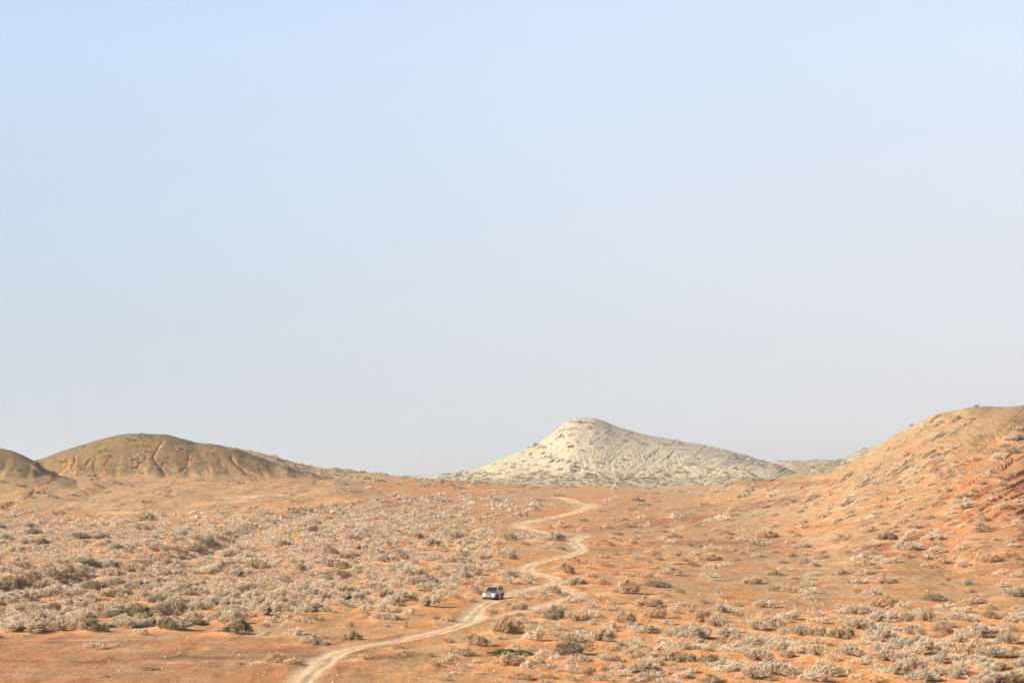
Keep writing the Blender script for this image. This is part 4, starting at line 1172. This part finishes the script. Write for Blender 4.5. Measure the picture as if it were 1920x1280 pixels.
def part(name, bm, mat, parent=car, smooth=False, bevel=0.0):
    if bevel:
        bmesh.ops.bevel(bm, geom=list(bm.edges), offset=bevel, segments=2, affect='EDGES', clamp_overlap=True)
    me = bpy.data.meshes.new(name)
    bmesh.ops.recalc_face_normals(bm, faces=bm.faces)
    bm.to_mesh(me); bm.free()
    me.materials.append(mat)
    if smooth: me.polygons.foreach_set('use_smooth', np.ones(len(me.polygons), dtype=bool))
    o = bpy.data.objects.new(name, me); COL.objects.link(o); o.parent = parent
    return o


def box(x0, x1, y0, y1, z0, z1, bm=None, sk=0):
    bm = bm or bmesh.new()
    v = [bm.verts.new(c) for c in [(x0, y0, z0), (x1, y0, z0), (x1, y1, z0), (x0, y1, z0), (x0, y0, z1), (x1, y0, z1), (x1, y1, z1), (x0, y1, z1)]]
    for f in [(0, 3, 2, 1), (4, 5, 6, 7), (0, 1, 5, 4), (1, 2, 6, 5), (2, 3, 7, 6), (3, 0, 4, 7)]:
        bm.faces.new([v[i] for i in f])
    return bm


def loft(rings):
    bm = bmesh.new(); R_ = []
    for r_ in rings: R_.append([bm.verts.new(c) for c in r_])
    n = len(rings[0])
    for a, b in zip(R_[:-1], R_[1:]):
        for i in range(n): bm.faces.new([a[i], a[(i + 1) % n], b[(i + 1) % n], b[i]])
    bm.faces.new(R_[0][::-1]); bm.faces.new(R_[-1])
    return bm


def ring(y, hw, z0, z1, sh=.06, tumble=.03):
    pts = [(-hw + .03, z0), (-hw, z0 + .12), (-hw, z0 + (z1 - z0) * .6), (-hw + tumble, z1 - sh), (-hw + tumble + sh * 1.4, z1),
           (hw - tumble - sh * 1.4, z1), (hw - tumble, z1 - sh), (hw, z0 + (z1 - z0) * .6), (hw, z0 + .12), (hw - .03, z0)]
    return [(x, y, z) for x, z in pts]


# lower body, nose to tail, with arches cut by dark liners
part('body', loft([ring(-2.36, .74, .50, .92), ring(-2.28, .86, .44, 1.00), ring(-1.9, .92, .40, 1.06), ring(-1.0, .94, .38, 1.13), ring(-.5, .94, .38, 1.15),
                   ring(1.4, .94, .38, 1.17), ring(2.1, .92, .42, 1.17), ring(2.34, .86, .48, 1.12)]), m_body, smooth=False)


def gh(y0, y1, hw0, yt0, yt1, hw1, z0, z1):
    return [[(-hw0, y0, z0), (hw0, y0, z0), (hw0, y1, z0), (-hw0, y1, z0)], [(-hw1, yt0, z1), (hw1, yt0, z1), (hw1, yt1, z1), (-hw1, yt1, z1)]]


cabr = gh(-1.02, 2.28, .88, -.30, 2.08, .70, 1.10, 1.80)
cab = part('cabin', loft(cabr), m_body, bevel=.035)
rf = bmesh.new()
box(-.67, .67, -.24, 2.02, 1.795, 1.835, rf)
roof = part('roof', rf, m_body, bevel=.018)
for sx in (-1, 1):
    part('roof_rail', box(sx * .60 - .025, sx * .60 + .025, -.05, 1.9, 1.86, 1.90), m_black, roof, bevel=.008)


def quad_on(fr, pts, off, name, mat, parent):
    """thin panel proud of a plane given by four 3-D corners; pts in 0..1 of the face"""
    a, b, c, d = [Vector(q) for q in fr]
    nrm_ = (b - a).cross(d - a).normalized()
    ctr = Vector((0, .6, 1.3))
    if nrm_.dot((a + c) / 2 - ctr) < 0: nrm_ = -nrm_
    P = []
    for s, t in pts:
        P.append((a * (1 - s) + b * s) * (1 - t) + (d * (1 - s) + c * s) * t)
    bm = bmesh.new()
    lo = [bm.verts.new(p + nrm_ * .004) for p in P]; hi = [bm.verts.new(p + nrm_ * off) for p in P]
    n = len(P)
    bm.faces.new(lo[::-1]); bm.faces.new(hi)
    for i in range(n): bm.faces.new([lo[i], lo[(i + 1) % n], hi[(i + 1) % n], hi[i]])
    return part(name, bm, mat, parent)


b0, t0_ = cabr
quad_on([b0[0], b0[1], t0_[1], t0_[0]], [(.05, .10), (.95, .10), (.93, .90), (.07, .90)], .016, 'windscreen', m_glass, car)
quad_on([b0[2], b0[3], t0_[3], t0_[2]], [(.08, .18), (.92, .18), (.90, .88), (.10, .88)], .016, 'rear_window', m_glass, car)
for (i, j) in ((1, 2), (3, 0)):
    fr_ = [b0[i], b0[j], t0_[j], t0_[i]]
    segs = [(.12, .36), (.40, .64), (.68, .93)] if i == 1 else [(.07, .32), (.36, .60), (.64, .88)]
    for q, (s0, s1) in enumerate(segs):
        quad_on(fr_, [(s0, .12), (s1, .12), (s1, .88), (s0, .88)], .016, 'side_window', m_glass, car)
# bonnet
hb = loft([[(-.78, -2.20, .985), (.78, -2.20, .985), (.78, -2.20, 1.03), (-.78, -2.20, 1.03)], [(-.84, -1.05, 1.10), (.84, -1.05, 1.10), (.84, -1.05, 1.165), (-.84, -1.05, 1.165)]])
part('bonnet', hb, m_hood, bevel=.02)
part('bonnet_scoop', loft([[(-.22, -1.75, 1.07), (.22, -1.75, 1.07), (.22, -1.75, 1.13), (-.22, -1.75, 1.13)], [(-.24, -1.25, 1.12), (.24, -1.25, 1.12), (.24, -1.25, 1.185), (-.24, -1.25, 1.185)]]), m_hood, bevel=.015)
# nose
gr = part('grille', box(-.36, .36, -2.43, -2.35, .70, .92), m_chr, bevel=.015)
for q in range(4):
    part('grille_bar', box(-.32, .32, -2.445, -2.434, .725 + q * .048, .745 + q * .048), m_black, gr)
for sx in (-1, 1):
    hl = part('headlight', loft([[(sx * .40, -2.42, .70), (sx * .80, -2.34, .70), (sx * .82, -2.32, .92), (sx * .42, -2.41, .94)], [(sx * .40, -2.30, .70), (sx * .80, -2.24, .70), (sx * .82, -2.22, .92), (sx * .42, -2.30, .94)]]), m_lamp, bevel=.01)
    part('indicator', box(min(sx * .82, sx * .90), max(sx * .82, sx * .90), -2.30, -2.20, .74, .90), m_ind, bevel=.01)
    part('tail_light', box(min(sx * .76, sx * .90), max(sx * .76, sx * .90), 2.30, 2.39, .80, 1.10), m_red, bevel=.01)
    part('fog_light', box(sx * .62 - .09, sx * .62 + .09, -2.53, -2.50, .50, .60), m_lamp, bevel=.01)
    mi = part('wing_mirror', box(min(sx * .93, sx * 1.13), max(sx * .93, sx * 1.13), -.86, -.74, 1.14, 1.32), m_chr, bevel=.03)
    part('sill_step', box(min(sx * .90, sx * 1.0), max(sx * .90, sx * 1.0), -.95, 1.05, .33, .39), m_black, bevel=.01)
    part('side_moulding', box(min(sx * .938, sx * .965), max(sx * .938, sx * .965), -1.0, 1.1, .62, .72), m_black, bevel=.006)
    for y0, y1, nm in ((-.92, .12, 'front_door'), (.16, 1.08, 'rear_door')):
        dr = part(nm, box(min(sx * .935, sx * .952), max(sx * .935, sx * .952), y0, y1, .42, 1.02), m_body, bevel=.006)
        part('door_handle', box(min(sx * .953, sx * .985), max(sx * .953, sx * .985), y1 - .25, y1 - .08, .93, .97), m_chr, dr)
bp_ = bmesh.new()
box(-.90, .90, -2.50, -2.25, .44, .68, bp_)
bu = part('front_bumper', bp_, m_body, bevel=.04)
part('bumper_intake', box(-.45, .45, -2.515, -2.503, .46, .53), m_black, bu)
part('number_plate', box(-.24, .24, -2.535, -2.515, .56, .70), m_yel, bu)
part('skid_plate', box(-.84, .84, -2.49, -2.1, .24, .46), m_black, bevel=.02)
part('rear_bumper', box(-.90, .90, 2.30, 2.48, .44, .68), m_black, bevel=.03)
part('chassis', box(-.62, .62, -2.0, 2.1, .28, .40), m_black)


def wheel(x, y, sx):
    bm = bmesh.new()
    prof = [(.22, -.11), (.33, -.13), (.375, -.11), (.39, -.05), (.39, .05), (.375, .11), (.33, .13), (.22, .11)]
    n = 28; rings = []
    for k in range(n):
        a = 2 * math.pi * k / n
        rings.append([bm.verts.new((x + o_, y + r_ * math.cos(a), .39 + r_ * math.sin(a))) for r_, o_ in prof])
    for k in range(n):
        A, B = rings[k], rings[(k + 1) % n]
        for i in range(len(prof)): bm.faces.new([A[i], B[i], B[(i + 1) % len(prof)], A[(i + 1) % len(prof)]])
    wh = bpy.data.objects.new('wheel', None); COL.objects.link(wh); wh.parent = car
    part('tyre', bm, m_rub, wh, smooth=True)
    bm = bmesh.new()
    bmesh.ops.create_cone(bm, cap_ends=True, segments=24, radius1=.235, radius2=.235, depth=.16, matrix=Matrix.Translation((x, y, .39)) @ Matrix.Rotation(math.pi / 2, 4, 'Y'))
    rim = part('rim', bm, m_black, wh)
    bm = bmesh.new()
    for q in range(6):
        a = q * math.pi / 3
        M_ = Matrix.Translation((x + sx * .086, y, .39)) @ Matrix.Rotation(a, 4, 'X')
        r0 = bmesh.ops.create_cube(bm, size=1, matrix=M_ @ Matrix.Translation((0, 0, .12)) @ Matrix.Diagonal((.02, .055, .20, 1)))
    bmesh.ops.create_cone(bm, cap_ends=True, segments=14, radius1=.06, radius2=.05, depth=.04, matrix=Matrix.Translation((x + sx * .095, y, .39)) @ Matrix.Rotation(math.pi / 2, 4, 'Y'))
    part('rim_spokes', bm, m_chr, wh)
    # arch
    bm = bmesh.new()
    n = 18; V_ = []
    for k in range(n + 1):
        a = math.pi * k / n
        V_.append([bm.verts.new((x + sx * ox, y + rr2 * math.cos(a), .39 + rr2 * math.sin(a))) for ox, rr2 in ((-.05, .40), (-.05, .49), (.125, .49), (.125, .42))])
    for k in range(n):
        for i in range(4): bm.faces.new([V_[k][i], V_[k + 1][i], V_[k + 1][(i + 1) % 4], V_[k][(i + 1) % 4]])
    part('wheel_arch', bm, m_black)


for sx in (-1, 1):
    for y in (-1.42, 1.36): wheel(sx * .86, y, sx)

# ------------------------------------------------------------------ haze
hb_ = bmesh.new()
box(-26000, 26000, -26000, 26000, -11, 95, hb_)
me = bpy.data.meshes.new('haze'); hb_.to_mesh(me); hb_.free()
mh = bpy.data.materials.new('haze_air'); mh.use_nodes = True
mh.node_tree.nodes.clear()
pv = nd(mh.node_tree, 'ShaderNodeVolumePrincipled')
pv.inputs['Density'].default_value = 0.00010
pv.inputs['Color'].default_value = (.86, .89, .92, 1)
pv.inputs['Anisotropy'].default_value = 0.2
om = nd(mh.node_tree, 'ShaderNodeOutputMaterial')
mh.node_tree.links.new(pv.outputs[0], om.inputs['Volume'])
me.materials.append(mh)
o = bpy.data.objects.new('haze', me); COL.objects.link(o)
tag(o, 'thin dusty haze lying over the plain and hills', 'haze', kind='stuff')
